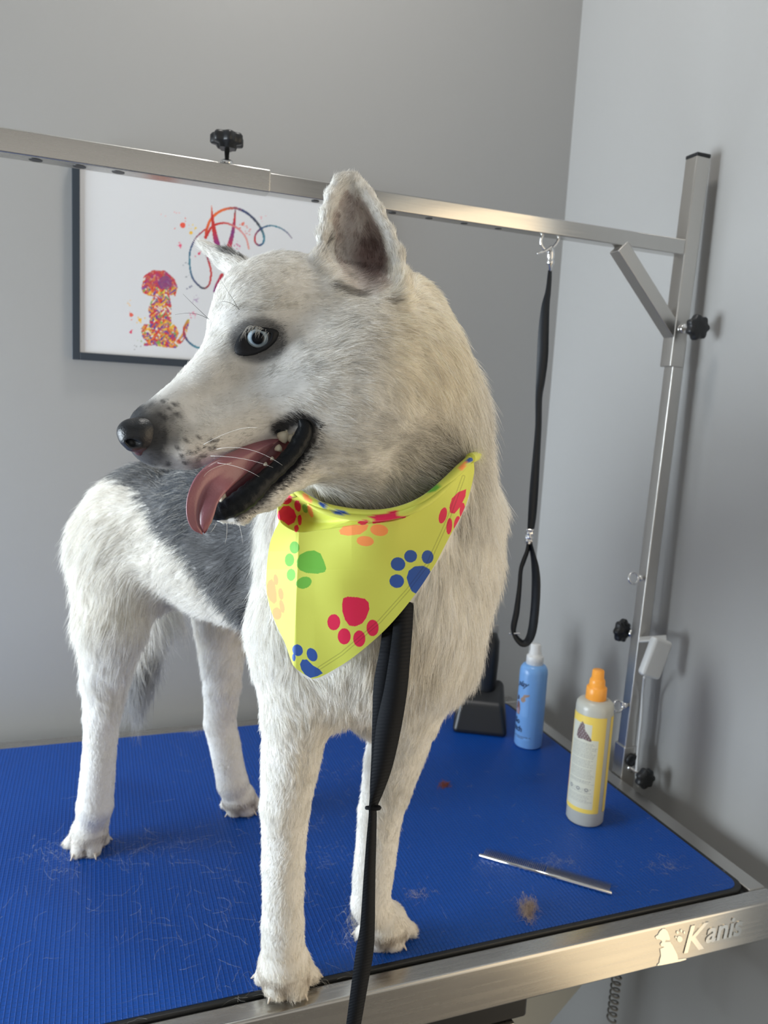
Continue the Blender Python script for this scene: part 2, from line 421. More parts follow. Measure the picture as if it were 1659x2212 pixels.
SPECKS = [(352,868),(368,882),(378,874),(345,895),(356,903),(380,895),(404,953),(428,945),(431,968),(452,955),(467,952),(385,968),(392,985),(414,978),(425,990),(398,1000),(440,985),(365,1003),(455,970)]
EYEC = (557, 735)
def coat_colour(p, nrm, rnd):
    x, y, z = proj_n(p); W = prim_weights(p.astype(np.float32)); c = W@np.array([r[8] for r in PR])
    nz = snoise(p, 60); nz2 = snoise(p, 260)
    head = (z < .72) & (y < 1150)
    def mix(c, t, col): t = np.clip(t, 0, 1)[:, None]; return c*(1-t)+np.array(col)*t
    # saddle
    back = z > .835
    xs = x+nz*9+rnd*14; ys = y+nz*9
    sad = inpoly(xs, ys, SADDLE) & back & (np.abs(x-330) > -1)
    c = mix(c, sad*(.93-.2*(nz2 > 1)), (.13,.14,.155)); c = mix(c, (sad & (rnd > .72))*.6, (.62,.6,.56))
    edge = (polydist(x, y, SADDLE[1:9]) < 34) & back; c = mix(c, edge*(rnd > .1)*.32, (.30,.30,.30))
    # body white that the saddle prims own
    c = mix(c, (~sad & back & (y < 1400) & (y > 950))*.85, (.93,.90,.84))
    # head shading of grey guard hairs
    c = mix(c, head*np.clip(.10+.08*nz2, 0, .3)+head*(rnd > .82)*.35, (.42,.41,.40))
    dn = np.hypot((x-306), (y-942)*1.0)
    c = mix(c, head*np.clip((102+6*nz2-dn)/50, 0, .95), (.045,.048,.055))
    c = mix(c, head*np.clip((26-polydist(x, y, [(300,985),(360,1008),(420,1014)]))/18, 0, .55), (.13,.13,.14))
    c = mix(c, head*np.clip((30-polydist(x, y, [(330,890),(370,905),(395,930)]))/40, 0, .35), (.2,.2,.2))
    for (sx, sy) in SPECKS: c = mix(c, head*np.clip((6.5-np.hypot(x-sx, y-sy))/3, 0, .85), (.06,.06,.065))
    de = np.hypot((x-EYEC[0])/1.25, (y-EYEC[1]))
    c = mix(c, head*np.clip((57-de)/15, 0, .9)*(rnd < .86), (.045,.047,.055))
    c = mix(c, head*np.clip((95-np.hypot((x-575)/1.2, y-775))/60, 0, .22), (.33,.34,.35))
    c = mix(c, head*np.clip((40-np.hypot((x-530)/1.3, y-690))/40, 0, .3), (.35,.35,.35))
    # black edging along the lips
    c = mix(c, head*np.clip((24-polydist(x, y, [(470,1112),(500,1108),(535,1090),(565,1060),(600,1028),(640,985)]))/9, 0, .92)*(y < 1122), (.03,.032,.04))
    c = mix(c, head*np.clip((22-polydist(x, y, [(600,925),(640,902),(672,915),(668,950),(640,990),(600,1030)]))/10, 0, .95), (.02,.02,.024))
    # ears: dark behind, brownish pink in front
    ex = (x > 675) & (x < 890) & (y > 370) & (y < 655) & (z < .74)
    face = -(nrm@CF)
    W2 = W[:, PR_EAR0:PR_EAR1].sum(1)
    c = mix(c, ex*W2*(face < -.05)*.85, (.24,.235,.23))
    inner = inpoly(x, y, [(716,470),(745,410),(790,440),(822,500),(838,560),(835,620),(800,640),(760,632),(730,600)]) & (face > -.2)
    c = mix(c, inner*W2*np.clip(.55+.1*nz2, 0, 1)*(rnd < .85), (.52,.42,.39))
    c = mix(c, inner*np.clip((55-np.hypot(x-803, (y-560)*.7))/40, 0, .8), (.17,.095,.09))
    c = mix(c, ex*np.clip((11-polydist(x, y, [(722,614),(750,630),(785,634)]))/10, 0, .55), (.10,.09,.085))  # crease shade under the ear fold, painted into the coat colour
    c = mix(c, ex*np.clip((9-polydist(x, y, [(846,660),(838,640),(852,650)]))/9, 0, .8), (.10,.08,.075))
    far = (x < 538) & (y < 600) & (y > 480) & (z < .78)
    c = mix(c, far*np.clip((y < 545+ (x-480)*.32)*(x > 478)*.9, 0, 1)*(rnd < .9), (.27,.27,.27))
    # cream and grey tints of the neck
    c = mix(c, head*np.clip((130-np.hypot((x-925)/1.0, (y-720)*.55))/120, 0, .55), (.95,.89,.76))
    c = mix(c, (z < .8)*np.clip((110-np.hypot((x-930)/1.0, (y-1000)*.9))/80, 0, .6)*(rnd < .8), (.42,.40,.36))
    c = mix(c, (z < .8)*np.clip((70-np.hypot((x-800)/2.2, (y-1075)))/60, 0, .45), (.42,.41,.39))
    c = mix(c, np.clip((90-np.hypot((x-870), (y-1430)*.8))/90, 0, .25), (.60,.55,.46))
    # brown stains between the toes, doubling as painted crease shade that parts them
    Dt = np.stack([caps(p, *PR[i][:4]) for i, *_q in TOE], 1); Ds = np.sort(Dt, 1); cre = np.clip(1-(Ds[:, 1]-Ds[:, 0])/.0035, 0, 1)*(Ds[:, 1] < .010)*(p[:, 2] < TT+.03)
    c = mix(c, cre*.75, (.26,.20,.15))
    # soiled paws
    c = mix(c, (p[:, 2] < TT+.075)*np.clip((TT+.075-p[:, 2])/.06, 0, 1)*.3, (.66,.58,.46))
    return c
M_skin = mat('dog_skin', (.7, .66, .6), .9); bsdf(M_skin).inputs['Specular IOR Level'].default_value = .05; attr_col(M_skin, 'coat')
M_skin_n = None
dog = fast_quads('husky', DV, DQ, M_skin)
tag(dog, 'white husky with grey saddle and pale blue eye standing on the blue mat, mouth open', 'dog')
nrmV = np.zeros(len(DV)*3, dtype=np.float32); dog.data.vertices.foreach_get('normal', nrmV); nrmV = nrmV.reshape(-1, 3).astype(float)
if (nrmV*(DV-DV.mean(0))).sum() < 0:
    DQ = DQ[:, ::-1].copy(); bpy.data.objects.remove(dog); dog = fast_quads('husky', DV, DQ, M_skin)
    tag(dog, 'white husky with grey saddle and pale blue eye standing on the blue mat, mouth open', 'dog'); nrmV = -nrmV
vcol(dog, 'coat', coat_colour(DV, nrmV, np.full(len(DV), .3))*.8)

EYE_OUT = [(505,765),(509,740),(520,721),(545,708),(577,709),(605,715),(595,738),(576,754),(550,766),(526,770)]
NOSE_P = [(250,950),(250,915),(270,899),(300,900),(322,910),(330,930),(324,955),(312,978),(295,985)]
MOUTH_P = [(425,1010),(500,999),(545,968),(590,938),(625,914),(648,906),(664,916),(662,948),(640,990),(600,1028),(572,1052),(562,1076),(540,1104),(500,1122),(455,1130),(440,1060)]
BAND_P = [(648,1062),(720,1097),(820,1107),(900,1078),(960,1032),(1015,988),(1026,1000),(1022,1035),(1005,1092),(975,1152),(935,1228),(890,1292),(830,1362),(745,1432),(697,1460),(675,1465),(650,1452),(635,1437),(622,1395),(598,1350),(580,1290),(577,1230),(585,1160),(598,1095),(612,1068)]
def make_fur(nh=330000):
    a, b, c_, d = (DV[DQ[:, i]] for i in range(4))
    ar = .5*np.linalg.norm(np.cross(c_-a, d-b), axis=1)
    cen = (a+b+c_+d)/4; W = prim_weights(cen.astype(np.float32)); ln = W@np.array([r[6] for r in PR])
    nf = (nrmV[DQ[:, 0]]+nrmV[DQ[:, 2]]); nf /= np.linalg.norm(nf, axis=1, keepdims=True)+1e-9
    vd = cen-CAM; vd /= np.linalg.norm(vd, axis=1, keepdims=True); fc = -(nf*vd).sum(1)
    zc = (cen-CAM)@CF
    dens = ar*np.clip(.012/ln, .45, 2.6)*np.where(fc > -.25, 1., .30)*(.72/np.clip(zc, .5, 1.2))**1.3
    fi = rng.choice(len(DQ), nh, p=dens/dens.sum())
    u, v = rng.random((2, nh, 1)); r0 = (a[fi]*(1-u)+b[fi]*u)*(1-v)+(d[fi]*(1-u)+c_[fi]*u)*v
    n = nf[fi]
    W = prim_weights(r0.astype(np.float32)); ln = W@np.array([r[6] for r in PR]); lift = W@np.array([r[7] for r in PR]); fl = W@np.array([r[5] for r in PR])
    # comb directions inside the ear run up and outwards
    x, y, z = proj_n(r0); face = -(n@CF)
    rnd = rng.random(nh)
    t = fl - n*(fl*n).sum(1, keepdims=True); t /= np.linalg.norm(t, axis=1, keepdims=True)+1e-9
    s = np.cross(n, t)
    ang = snoise(r0, 34)*.20+snoise(r0+5, 150)*.10+rng.normal(size=nh)*.09
    t = t*np.cos(ang)[:, None]+s*np.sin(ang)[:, None]
    ln = ln*(.75+.5*rng.random(nh))*(1+.12*snoise(r0+2, 80))
    lift = np.clip(lift+.09*rng.normal(size=nh)+.05*snoise(r0+9, 120), .05, .9)
    facing = face > -.1
    eye_k = [(557+(a-557)*.80, 736+(b-736)*.78) for a, b in EYE_OUT]
    kill = (inpoly(x, y, eye_k) & facing & (z < .7)) | (inpoly(x, y, NOSE_P) & (z < .62)) | (inpoly(x, y, MOUTH_P) & (z < .66))
    near = (inpoly(x, y, BAND_P) & facing & (z < .80) & (z > .64)); ln[near] = np.minimum(ln[near], .003)
    ed = (np.abs(x-557) < 75) & (np.abs(y-735) < 60) & (z < .7); ln[ed] = np.minimum(ln[ed], .0045)
    lp = polydist(x, y, MOUTH_P+[MOUTH_P[0]]) < 14; ln[lp & (z < .66)] = np.minimum(ln[lp & (z < .66)], .004)
    kill |= r0[:, 2] < TT+.005
    keep = ~kill; r0, n, t, s, ln, lift, rnd = r0[keep], n[keep], t[keep], s[keep], ln[keep], lift[keep], rnd[keep]
    nh = len(r0); K = 5; ts = np.linspace(0, 1, K)
    # clumps
    cs = np.clip(ln*.32, .0016, .008)[:, None]; cell = np.floor(r0/cs+.35*np.stack([snoise(r0+i, 90) for i in range(3)], 1)); cc = (cell+.5)*cs
    off = cc-r0; off -= n*(off*n).sum(1, keepdims=True)
    wob = rng.normal(size=(nh, 3))*.10*ln[:, None]
    pts = np.zeros((nh, K, 3))
    for i, q in enumerate(ts):
        up = lift*(q-.45*q*q)
        pts[:, i] = r0 - n*.0006 + ln[:, None]*(t*(q*np.sqrt(1-lift**2*.6))[:, None]+n*up[:, None]) + off*(.55*q**1.5) + wob*q*q
        pts[:, i, 2] -= (ln*.22*q*q)*(ln > .015)
    pts[:, :, 2] = np.maximum(pts[:, :, 2], TT+.005)
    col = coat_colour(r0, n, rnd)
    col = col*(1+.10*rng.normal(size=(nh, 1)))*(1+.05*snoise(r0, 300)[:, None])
    col = np.clip(col, .015, .97)
    rad = np.clip(.00011+.0030*ln, .00011, .00019)*np.where(np.isin(np.arange(nh) % 3, 0), 1.15, .9)
    return pts, rad, col
def curves_obj(name, pts, rad, col, m, parent=None):
    nh, K, _ = pts.shape
    cu = bpy.data.hair_curves.new(name); cu.add_curves([K]*nh)
    cu.attributes['position'].data.foreach_set('vector', pts.astype(np.float32).ravel())
    ra = cu.attributes.get('radius') or cu.attributes.new('radius', 'FLOAT', 'POINT')
    tp = np.array([1, 1, .9, .65, .12]) if K == 5 else np.linspace(1, .2, K)
    ra.data.foreach_set('value', (rad[:, None]*tp[None]).astype(np.float32).ravel())
    ca = cu.attributes.new('fcol', 'FLOAT_COLOR', 'CURVE'); cc = np.ones((nh, 4), np.float32); cc[:, :3] = col
    ca.data.foreach_set('color', cc.ravel())
    cu.materials.append(m)
    return put(bpy.data.objects.new(name, cu), parent)
def fur_mat(name, tr=.42):
    m = bpy.data.materials.new(name); m.use_nodes = True; nt = m.node_tree; nt.nodes.clear()
    o = nt.nodes.new('ShaderNodeOutputMaterial'); at = nt.nodes.new('ShaderNodeAttribute'); at.attribute_name = 'fcol'
    h = nt.nodes.new('ShaderNodeBsdfHair'); h.component = 'Reflection'; h.inputs['RoughnessU'].default_value = .45; h.inputs['RoughnessV'].default_value = 1.0
    d = nt.nodes.new('ShaderNodeBsdfDiffuse'); t = nt.nodes.new('ShaderNodeBsdfTranslucent')
    m1 = nt.nodes.new('ShaderNodeMixShader'); m1.inputs[0].default_value = tr
    m2 = nt.nodes.new('ShaderNodeMixShader'); m2.inputs[0].default_value = .12
    for n_ in (d, t, h): nt.links.new(at.outputs['Color'], n_.inputs['Color'])
    nt.links.new(d.outputs[0], m1.inputs[1]); nt.links.new(t.outputs[0], m1.inputs[2])
    nt.links.new(m1.outputs[0], m2.inputs[1]); nt.links.new(h.outputs[0], m2.inputs[2]); nt.links.new(m2.outputs[0], o.inputs[0])
    return m
M_fur = fur_mat('fur')
_p, _rr, _c = make_fur(NHAIR)
# lashes over the upper lid
_n = 48; _u = rng.random(_n); _lx = 524+58*_u; _ly = 718-14*np.sin(np.pi*np.clip(_u*1.05, 0, 1))
_a = np.array([P(x, y, .5862) for x, y in zip(_lx, _ly)]); _b = np.array([P(x-9+6*rng.normal(), y+15+5*rng.normal(), .5775) for x, y in zip(_lx, _ly)])
_lp = np.stack([_a+(_b-_a)*q+np.array([0,0,.0016])*math.sin(math.pi*q) for q in np.linspace(0, 1, 5)], 1)
_p = np.concatenate([_p, _lp]); _rr = np.concatenate([_rr, np.full(_n, .0001)]); _c = np.concatenate([_c, np.tile((.5,.48,.44), (_n, 1))])
fur = curves_obj('fur', _p, _rr, _c, M_fur, dog); fur['label'] = 'white and grey fur coat'; fur['kind'] = 'stuff'
del _p, _rr, _c
# ------------------------------------------------------------------ face parts
def pz(pts): return np.array([P(*q[:3]) for q in pts])
def small_sdf(name, prims, carves, h, m, parent, colf=None, k=.003):
    A = [(P(*a[:3]), P(*b[:3]), pxr(a[3], a[2]), pxr(b[3], b[2])) for a, b in prims]
    Cc = [(P(*a[:3]), P(*b[:3]), pxr(a[3], a[2]), pxr(b[3], b[2])) for a, b in carves]
    pts = np.array([q for a in A for q in (a[0], a[1])]); R = max(max(a[2], a[3]) for a in A)+.003
    lo = pts.min(0)-R; n = np.ceil((pts.max(0)+R-lo)/h).astype(int)+1
    g = np.stack(np.meshgrid(*[lo[i]+h*np.arange(n[i]) for i in range(3)], indexing='ij'), -1)
    d = np.full(g.shape[:-1], 9.)
    for a in A: d = smin(d, caps(g, *a), k)
    for a in Cc: d = -smin(-d, caps(g, *a), .001)
    V, Q = surface_nets(d, lo, h)
    o = fast_quads(name, V, Q, m, parent)
    if colf is not None: vcol(o, 'coat', colf(V))
    return o
M_nose = mat('nose_leather', (.02,.02,.025), .35); attr_col(M_nose, 'coat'); noise_bump(M_nose, 900, .5, .0006)
def nose_col(V):
    x, y, z = proj_n(V); c = np.tile(np.array([.012,.014,.018]), (len(V), 1))
    t = np.clip((y-966)/8, 0, 1)*np.clip((x-282)/10, 0, 1)
    return c*(1-t[:, None])+np.array([.10,.045,.047])*t[:, None]
small_sdf('nose', [((302,936,.561,35),(290,936,.560,33)),((277,934,.5585,23),(281,944,.5585,23)),((298,960,.5615,25),(303,970,.564,15)),((322,928,.565,27),(318,950,.565,27))],
          [((284,957,.5520,9),(306,963,.5512,7)),((273,948,.5535,5),(284,957,.5520,8))], .0007, M_nose, dog, nose_col)
# eye
M_eye = mat('eye', (.5,.6,.7), .15); bsdf(M_eye).inputs['Specular IOR Level'].default_value = .12; attr_col(M_eye, 'coat'); bsdf(M_eye).inputs['Coat Weight'].default_value = .05; bsdf(M_eye).inputs['Coat Roughness'].default_value = .02
ZE = .5885
ec = P(556, 732, ZE+.0078); gz = P(562, 722, ZE-.05)-ec; gz /= np.linalg.norm(gz); s_, t_, d_ = frame_from(gz)
Ve, Fe, Ce = [], [], []
nr, na = 60, 72
for i in range(nr+1):
    th = math.pi*.62*i/nr
    for j in range(na):
        ph = 2*math.pi*j/na; rr = .0115*(1+.03*math.exp(-(th/.35)**2))
        Ve.append(ec+rr*(d_*math.cos(th)+(s_*math.cos(ph)+t_*math.sin(ph))*math.sin(th)))
        st = .5+.5*math.sin(ph*23+3*math.sin(ph*7))
        if th < .42: c = (.006,.007,.01)
        elif th < .80:
            q = (th-.42)/.38; c = np.array((.10,.14,.19))*(1-min(1, q*3))+np.array((.42,.52,.60))*min(1, q*3); c = c*(.86+.14*st)
            if q > .86: c = c*.5
        else: c = (.10,.10,.11)
        Ce.append(c)
for i in range(nr):
    for j in range(na): Fe.append((i*na+j, (i+1)*na+j, (i+1)*na+(j+1) % na, i*na+(j+1) % na))
eo = mesh_np('eye', Ve, Fe, M_eye, dog); vcol(eo, 'coat', Ce); eo['label'] = 'pale blue eye with dark pupil'
M_lid = mat('eyelid_skin', (.008,.009,.012), .6); bsdf(M_lid).inputs['Specular IOR Level'].default_value = .3; noise_bump(M_lid, 500, .3, .0005)
def resample_closed(poly, n, c):
    poly = np.array(poly, float); out = []
    for k in range(n):
        a = 2*math.pi*k/n; d = np.array([math.cos(a), math.sin(a)]); best = 0
        for i in range(len(poly)):
            p, q = poly[i-1], poly[i]; M_ = np.array([[d[0], -(q-p)[0]], [d[1], -(q-p)[1]]])
            if abs(np.linalg.det(M_)) < 1e-9: continue
            s, u = np.linalg.solve(M_, p-np.array(c))
            if s > 0 and -1e-6 <= u <= 1+1e-6: best = max(best, s)
        out.append(np.array(c)+d*best)
    return np.array(out)
EYE_IN = [(534,728),(540,719),(556,715),(574,715),(588,720),(584,736),(572,749),(557,754),(544,749),(536,740)]
_sm = lambda a: (a+.5*np.roll(a, 1, 0)+.5*np.roll(a, -1, 0))/2
ri = _sm(resample_closed(EYE_IN, 48, (558,731))); ro = _sm(resample_closed(EYE_OUT, 48, (558,736)))
Vl = []
zo = hit(ro[:, 0], ro[:, 1])[1]
for lv, (q, dz) in enumerate(((0, .0006), (.12, -.0012), (.5, -.0016), (.85, -.0011), (1.0, .0008), (1.15, .004))):
    for k in range(48):
        x, y = ri[k]*(1-q)+ro[k]*q; z = (ZE-.0006)*(1-min(q, 1))+zo[k]*min(q, 1)
        Vl.append(P(x, y, z+dz))
Fl = [(a*48+k, a*48+(k+1) % 48, (a+1)*48+(k+1) % 48, (a+1)*48+k) for a in range(5) for k in range(48)]
lid = mesh_np('eyelid', Vl, Fl, M_lid, dog); lid['label'] = 'black eyelid rim'
md = lid.modifiers.new('s', 'SOLIDIFY'); md.thickness = .0012; md.offset = 0
# mouth: lining, lips, teeth, tongue
M_lin = mat('mouth_lining', (.13,.035,.045), .4); M_lip = mat('lip', (.008,.010,.013), .42); noise_bump(M_lip, 420, .5, .001)
bsdf(M_lip).inputs['Coat Weight'].default_value = .05; bsdf(M_lip).inputs['Specular IOR Level'].default_value = .15
bm = bmesh.new(); add_tube(bm, catmull(pz([(652,925,.612),(625,950,.610),(580,985,.606),(530,1028,.600),(492,1062,.594),(462,1085,.590)]), 30), np.interp(np.linspace(0,1,30),[0,.3,.7,1],[.008,.0135,.0125,.006]), 20)
lin = bm_obj('mouth_lining', bm, M_lin, dog, smooth=True)
bm = bmesh.new()
lp = [(598,933,.588,3),(618,916,.5885,5),(640,904,.588,9),(654,908,.588,14),(660,926,.589,18),(650,950,.590,19),(632,978,.590,18),(602,1010,.588,18),(572,1036,.584,20),(548,1060,.580,24),(520,1083,.577,25),(490,1100,.575,22),(466,1110,.574,15),(452,1112,.575,7)]
lp = [(a, b, c-.0042*min(1, i/3), d) for i, (a, b, c, d) in enumerate(lp)]
pp = catmull(pz(lp), 70); rr = catmull(np.array([[pxr(q[3], q[2])]*3 for q in lp]), 70)[:, 0]
rr = rr*(1+.05*np.sin(np.arange(70)*1.9)*(np.arange(70) > 25))
add_tube(bm, pp, rr, 16)
lo_ = bm_obj('lip', bm, M_lip, dog, smooth=True); lo_['label'] = 'black lower lip'
M_tooth = mat('tooth', (.72,.66,.52), .25)
def tooth(x, y, z, r, h, ang, sub=1.):
    d = R_(math.sin(math.radians(ang)), -math.cos(math.radians(ang)), 0); q = P(x, y, z); r = pxr(r, z); h = pxr(h, z)
    bm = bmesh.new(); add_lathe(bm, q-d*h*.5, d, [(0, r*.85), (h*.25, r), (h*.6, r*.8), (h*.85, r*.42), (h, 0)], 12)
    bm_obj('tooth', bm, M_tooth, lin, smooth=True)
for a in ((623,926,.5915,17,30,150),(642,932,.5915,16,30,170),(613,946,.591,14,26,165),(632,950,.5925,11,22,150),(602,967,.591,9,16,10),(480,1069,.571,9,30,-8),(466,1088,.5705,6,14,-10),(588,990,.589,5,9,0),(574,1002,.588,5,9,5)): tooth(*a)
M_tong = mat('tongue', (.30,.115,.14), .36); noise_bump(M_tong, 700, .35, .0006); bsdf(M_tong).inputs['Subsurface Weight'].default_value = .15; bsdf(M_tong).inputs['Subsurface Radius'].default_value = (.01,.004,.003); bsdf(M_tong).inputs['Coat Weight'].default_value = .35; bsdf(M_tong).inputs['Coat Roughness'].default_value = .2
tg = [(620,940,.602,7,4),(586,955,.597,13,5),(550,976,.588,21,6),(514,1001,.578,29,7),(480,1024,.568,33,7),(455,1047,.5595,35,7),(439,1076,.5565,33,7),(433,1106,.556,30,6.5),(433,1130,.557,23,6),(437,1144,.559,11,4),(438,1149,.560,2,2)]
ctr = catmull(pz(tg), 60); wv = catmull(np.array([[q[3], q[4], q[2]] for q in tg]), 60)
Vt, Ft = [], []; nA = 36
for i in range(60):
    d = ctr[min(i+1, 59)]-ctr[max(i-1, 0)]; d /= np.linalg.norm(d); vw = ctr[i]-CAM; vw /= np.linalg.norm(vw)
    side = np.cross(d, vw); side /= np.linalg.norm(side); nn = np.cross(side, d); 
    if nn@vw > 0: nn = -nn
    f = i/59
    for k in range(nA):
        a = 2*math.pi*k/nA; cu, su = math.cos(a), math.sin(a)
        gro = -.0022*math.exp(-((cu+.15)/.16)**2)*np.clip((f-.35)*5, 0, 1)*(su > 0) if True else 0
        curl = .0035*cu*cu*np.clip((f-.3)*3, 0, 1)
        w = wv[i, 0]*wv[i, 2]/FPX; th = wv[i, 1]*.00058
        wave = .0012*math.sin(f*9+cu*3)
        Vt.append(ctr[i]+side*cu*w+nn*(su*th+gro+curl+wave))
for i in range(59):
    for k in range(nA): Ft.append((i*nA+k, i*nA+(k+1) % nA, (i+1)*nA+(k+1) % nA, (i+1)*nA+k))
to = mesh_np('tongue', Vt, Ft, M_tong, dog); to['label'] = 'pink tongue hanging out'
# claws
M_claw = mat('claw', (.62,.54,.45), .35)
for _i, Pt, dv, rr in TOE:
    dh = np.array([dv[0], dv[1], 0]); dh /= np.linalg.norm(dh); a = Pt+dh*rr*.62-np.array([0,0,rr*.05])
    bm = bmesh.new(); pts = [a+dh*s*.0088+np.array([0,0,.001-.0075*s*s]) for s in np.linspace(0, 1, 8)]
    pts = [np.array([q[0], q[1], max(q[2], TT+.0045)]) for q in pts]
    add_tube(bm, pts, np.linspace(.0030, .0007, 8), 10); bm_obj('claw', bm, M_claw, dog, smooth=True)
# whiskers
M_wh = mat('whisker', (.85,.83,.8), .3)
M_whd = mat('brow_whisker', (.03,.03,.03), .4)
def whisker(a, c, b, z0, z1, r=.00017, m=None):
    p0, p1, p2 = P(*a, z0), P(*c, (z0+z1)/2), P(*b, z1); t = np.linspace(0, 1, 12)[:, None]
    bm = bmesh.new(); add_tube(bm, (1-t)**2*p0+2*t*(1-t)*p1+t*t*p2, np.linspace(r, r*.3, 12), 5); bm_obj('whisker', bm, m or M_wh, dog, smooth=True)
for a in (((468,970),(540,955),(610,1005),.556,.54),((455,985),(530,985),(590,1010),.556,.54),((440,960),(520,915),(560,925),.556,.535),((470,1000),(520,1005),(560,1030),.557,.545),((655,1055),(700,1095),(740,1108),.592,.58),
          ((490,1128),(492,1150),(486,1175),.575,.57),((515,1128),(522,1150),(524,1172),.575,.57),((540,1118),(556,1140),(548,1168),.58,.57),((468,1130),(462,1142),(455,1150),.575,.57),((500,1000),(450,1010),(440,1030),.557,.545)): whisker(*a)
for a in (((518,672),(500,640),(478,608),.589,.575),((512,664),(490,645),(470,655),.589,.575),((452,690),(420,660),(395,635),.60,.59),((448,688),(420,670),(378,680),.60,.59)): whisker(*a, r=.0002, m=M_whd)

# ------------------------------------------------------------------ bandana
def ell(x, y, cx, cy, rx, ry, rot=0):
    a = math.radians(rot); dx, dy = x-cx, y-cy; u = dx*math.cos(a)+dy*math.sin(a); v = -dx*math.sin(a)+dy*math.cos(a)
    return (u/rx)**2+(v/ry)**2 < 1
Z4 = lambda x, y: (520+x*.3858, 980+y*.3858)
RED, BLU, GRN, ORG = (.74,.005,.075), (.018,.085,.38), (.14,.46,.04), (1.0,.33,.09)
PADS = [(RED, [(568,840),(575,808),(600,800),(650,803),(695,812),(716,832),(720,870),(702,920),(680,950),(642,967),(608,962),(585,930),(570,885)]),
 (BLU, [(928,695),(940,655),(972,630),(1020,626),(1055,645),(1068,675),(1040,730),(1002,775),(978,783),(957,770),(940,735)]),
 (GRN, [(316,600),(330,565),(370,545),(412,540),(448,558),(465,595),(480,640),(473,662),(430,672),(370,668),(332,652),(318,632)]),
 (ORG, [(148,740),(158,712),(178,700),(195,730),(205,785),(205,828),(190,843),(165,822),(150,790)]),
 (ORG, [(552,430),(575,408),(640,400),(716,397),(705,425),(670,450),(600,458),(560,450)]),
 (RED, [(1260,198),(1255,240),(1225,300),(1195,335),(1172,331),(1166,300),(1180,250),(1215,215)]),
 (RED, [(208,360),(212,320),(235,293),(270,290),(300,315),(312,355),(300,388),(268,405),(240,385)]),
 (RED, [(725,350),(800,336),(880,318),(874,366),(800,384),(740,392)]),
 (BLU, [(332,1178),(345,1152),(372,1152),(405,1185),(440,1205),(460,1228),(430,1245),(390,1255),(360,1235),(340,1208)])]
TOES = [(RED,522,943,36,45,0),(RED,580,1022,36,45,0),(RED,664,1035,34,46,0),(RED,738,975,34,46,0),
 (BLU,880,617,41,38,20),(BLU,950,573,36,35,0),(BLU,1045,578,33,38,0),(BLU,873,713,41,38,10),
 (GRN,303,524,26,34,0),(GRN,276,594,26,36,0),(GRN,285,678,24,34,0),(GRN,355,722,44,32,-20),
 (ORG,200,706,14,31,-8),(ORG,228,785,15,34,-8),(ORG,234,855,14,38,-12),(ORG,206,895,26,36,-10),
 (ORG,775,427,50,32,8),(ORG,697,488,48,28,5),
 (RED,1130,345,21,46,15),(RED,1166,405,16,46,5),(RED,1209,390,17,42,10),(RED,1238,316,15,42,5),
 (RED,255,256,33,26,-15),(RED,320,290,18,32,-10),(RED,331,372,12,32,0),(RED,312,420,13,18,0),(RED,685,385,30,13,-5),(RED,905,356,20,6,-10),
 (BLU,555,328,44,18,5),(BLU,462,288,22,14,30),(BLU,320,1100,28,33,-20),(BLU,400,1125,28,39,-25),(BLU,300,1140,9,22,0),(BLU,1285,35,20,14,0),
 (GRN,1080,195,46,14,-38),(GRN,362,305,15,26,-20),(ORG,1242,70,30,12,-45),(ORG,372,248,30,14,45),(ORG,392,320,12,38,-20)]
YEL = np.array((.66,.71,.105))
def paw_print(x, y):
    X = (x-520)/.3858; Y = (y-980)/.3858; c = np.tile(YEL, (len(x), 1))
    for col, pl in PADS: c[inpoly(X, Y, pl)] = col
    for col, *e in TOES: c[ell(X, Y, *e)] = col
    hem = np.abs(polydist(x, y, [(1000,1030),(968,1120),(925,1215),(880,1275),(820,1342),(738,1412),(690,1443)])-3) < 1.1
    c[hem] = c[hem]*.72
    return c
M_ban = mat('bandana_cloth', (.7,.75,.1), .6); attr_col(M_ban, 'print'); noise_bump(M_ban, 1400, .12, .0003)
bsdf(M_ban).inputs['Sheen Weight'].default_value = .15
Lr = [(600,1088),(604,1122),(592,1150),(583,1178),(577,1230),(578,1285),(594,1340),(618,1392),(634,1436),(652,1453),(675,1466)]
Rr = [(1022,996),(1023,1022),(1012,1070),(996,1112),(970,1160),(935,1226),(892,1290),(832,1360),(765,1418),(715,1450),(690,1463)]
Tp = [(600,1088),(606,1126),(645,1149),(700,1144),(780,1133),(862,1122),(925,1086),(980,1034),(1022,996)]
def zflap(x, y):     # drape over the chest, standing off at the top
    z = .6625 + ((x-800)/1000)**2*.32 + (y-1300)*2e-5
    z = z - .006 - .017*np.exp(-((x-950)/70.)**2-((y-1020)/70.)**2) + np.clip((x-975)/60, 0, 1)**1.5*.006 + np.clip((640-x)/70, 0, 1)**1.3*.018
    top = np.clip((1230-y)/130, 0, 1)*np.clip((1010-x)/250, 0, 1)
    z = z-.022*top
    xc = 646-(y-1150)*.04; kk = np.clip((y-1130)/60, 0, 1); z = z+kk*(.0085*np.clip((xc-x)/62, 0, 1)**.85-.0045*np.exp(-np.abs(x-xc)/45.))
    z = z+.0045*np.sin((x-640)/46.+(y-1100)/70.)*np.clip((1330-y)/160, .15, 1)+.0012*np.sin((x-y*.6)/37.)*np.clip((y-1150)/150, 0, 1)*np.clip((x-680)/60, 0, 1)
    z = z+.003*np.sin((x+y*1.2)/38.)*np.clip((x-860)/120, 0, 1)
    return z
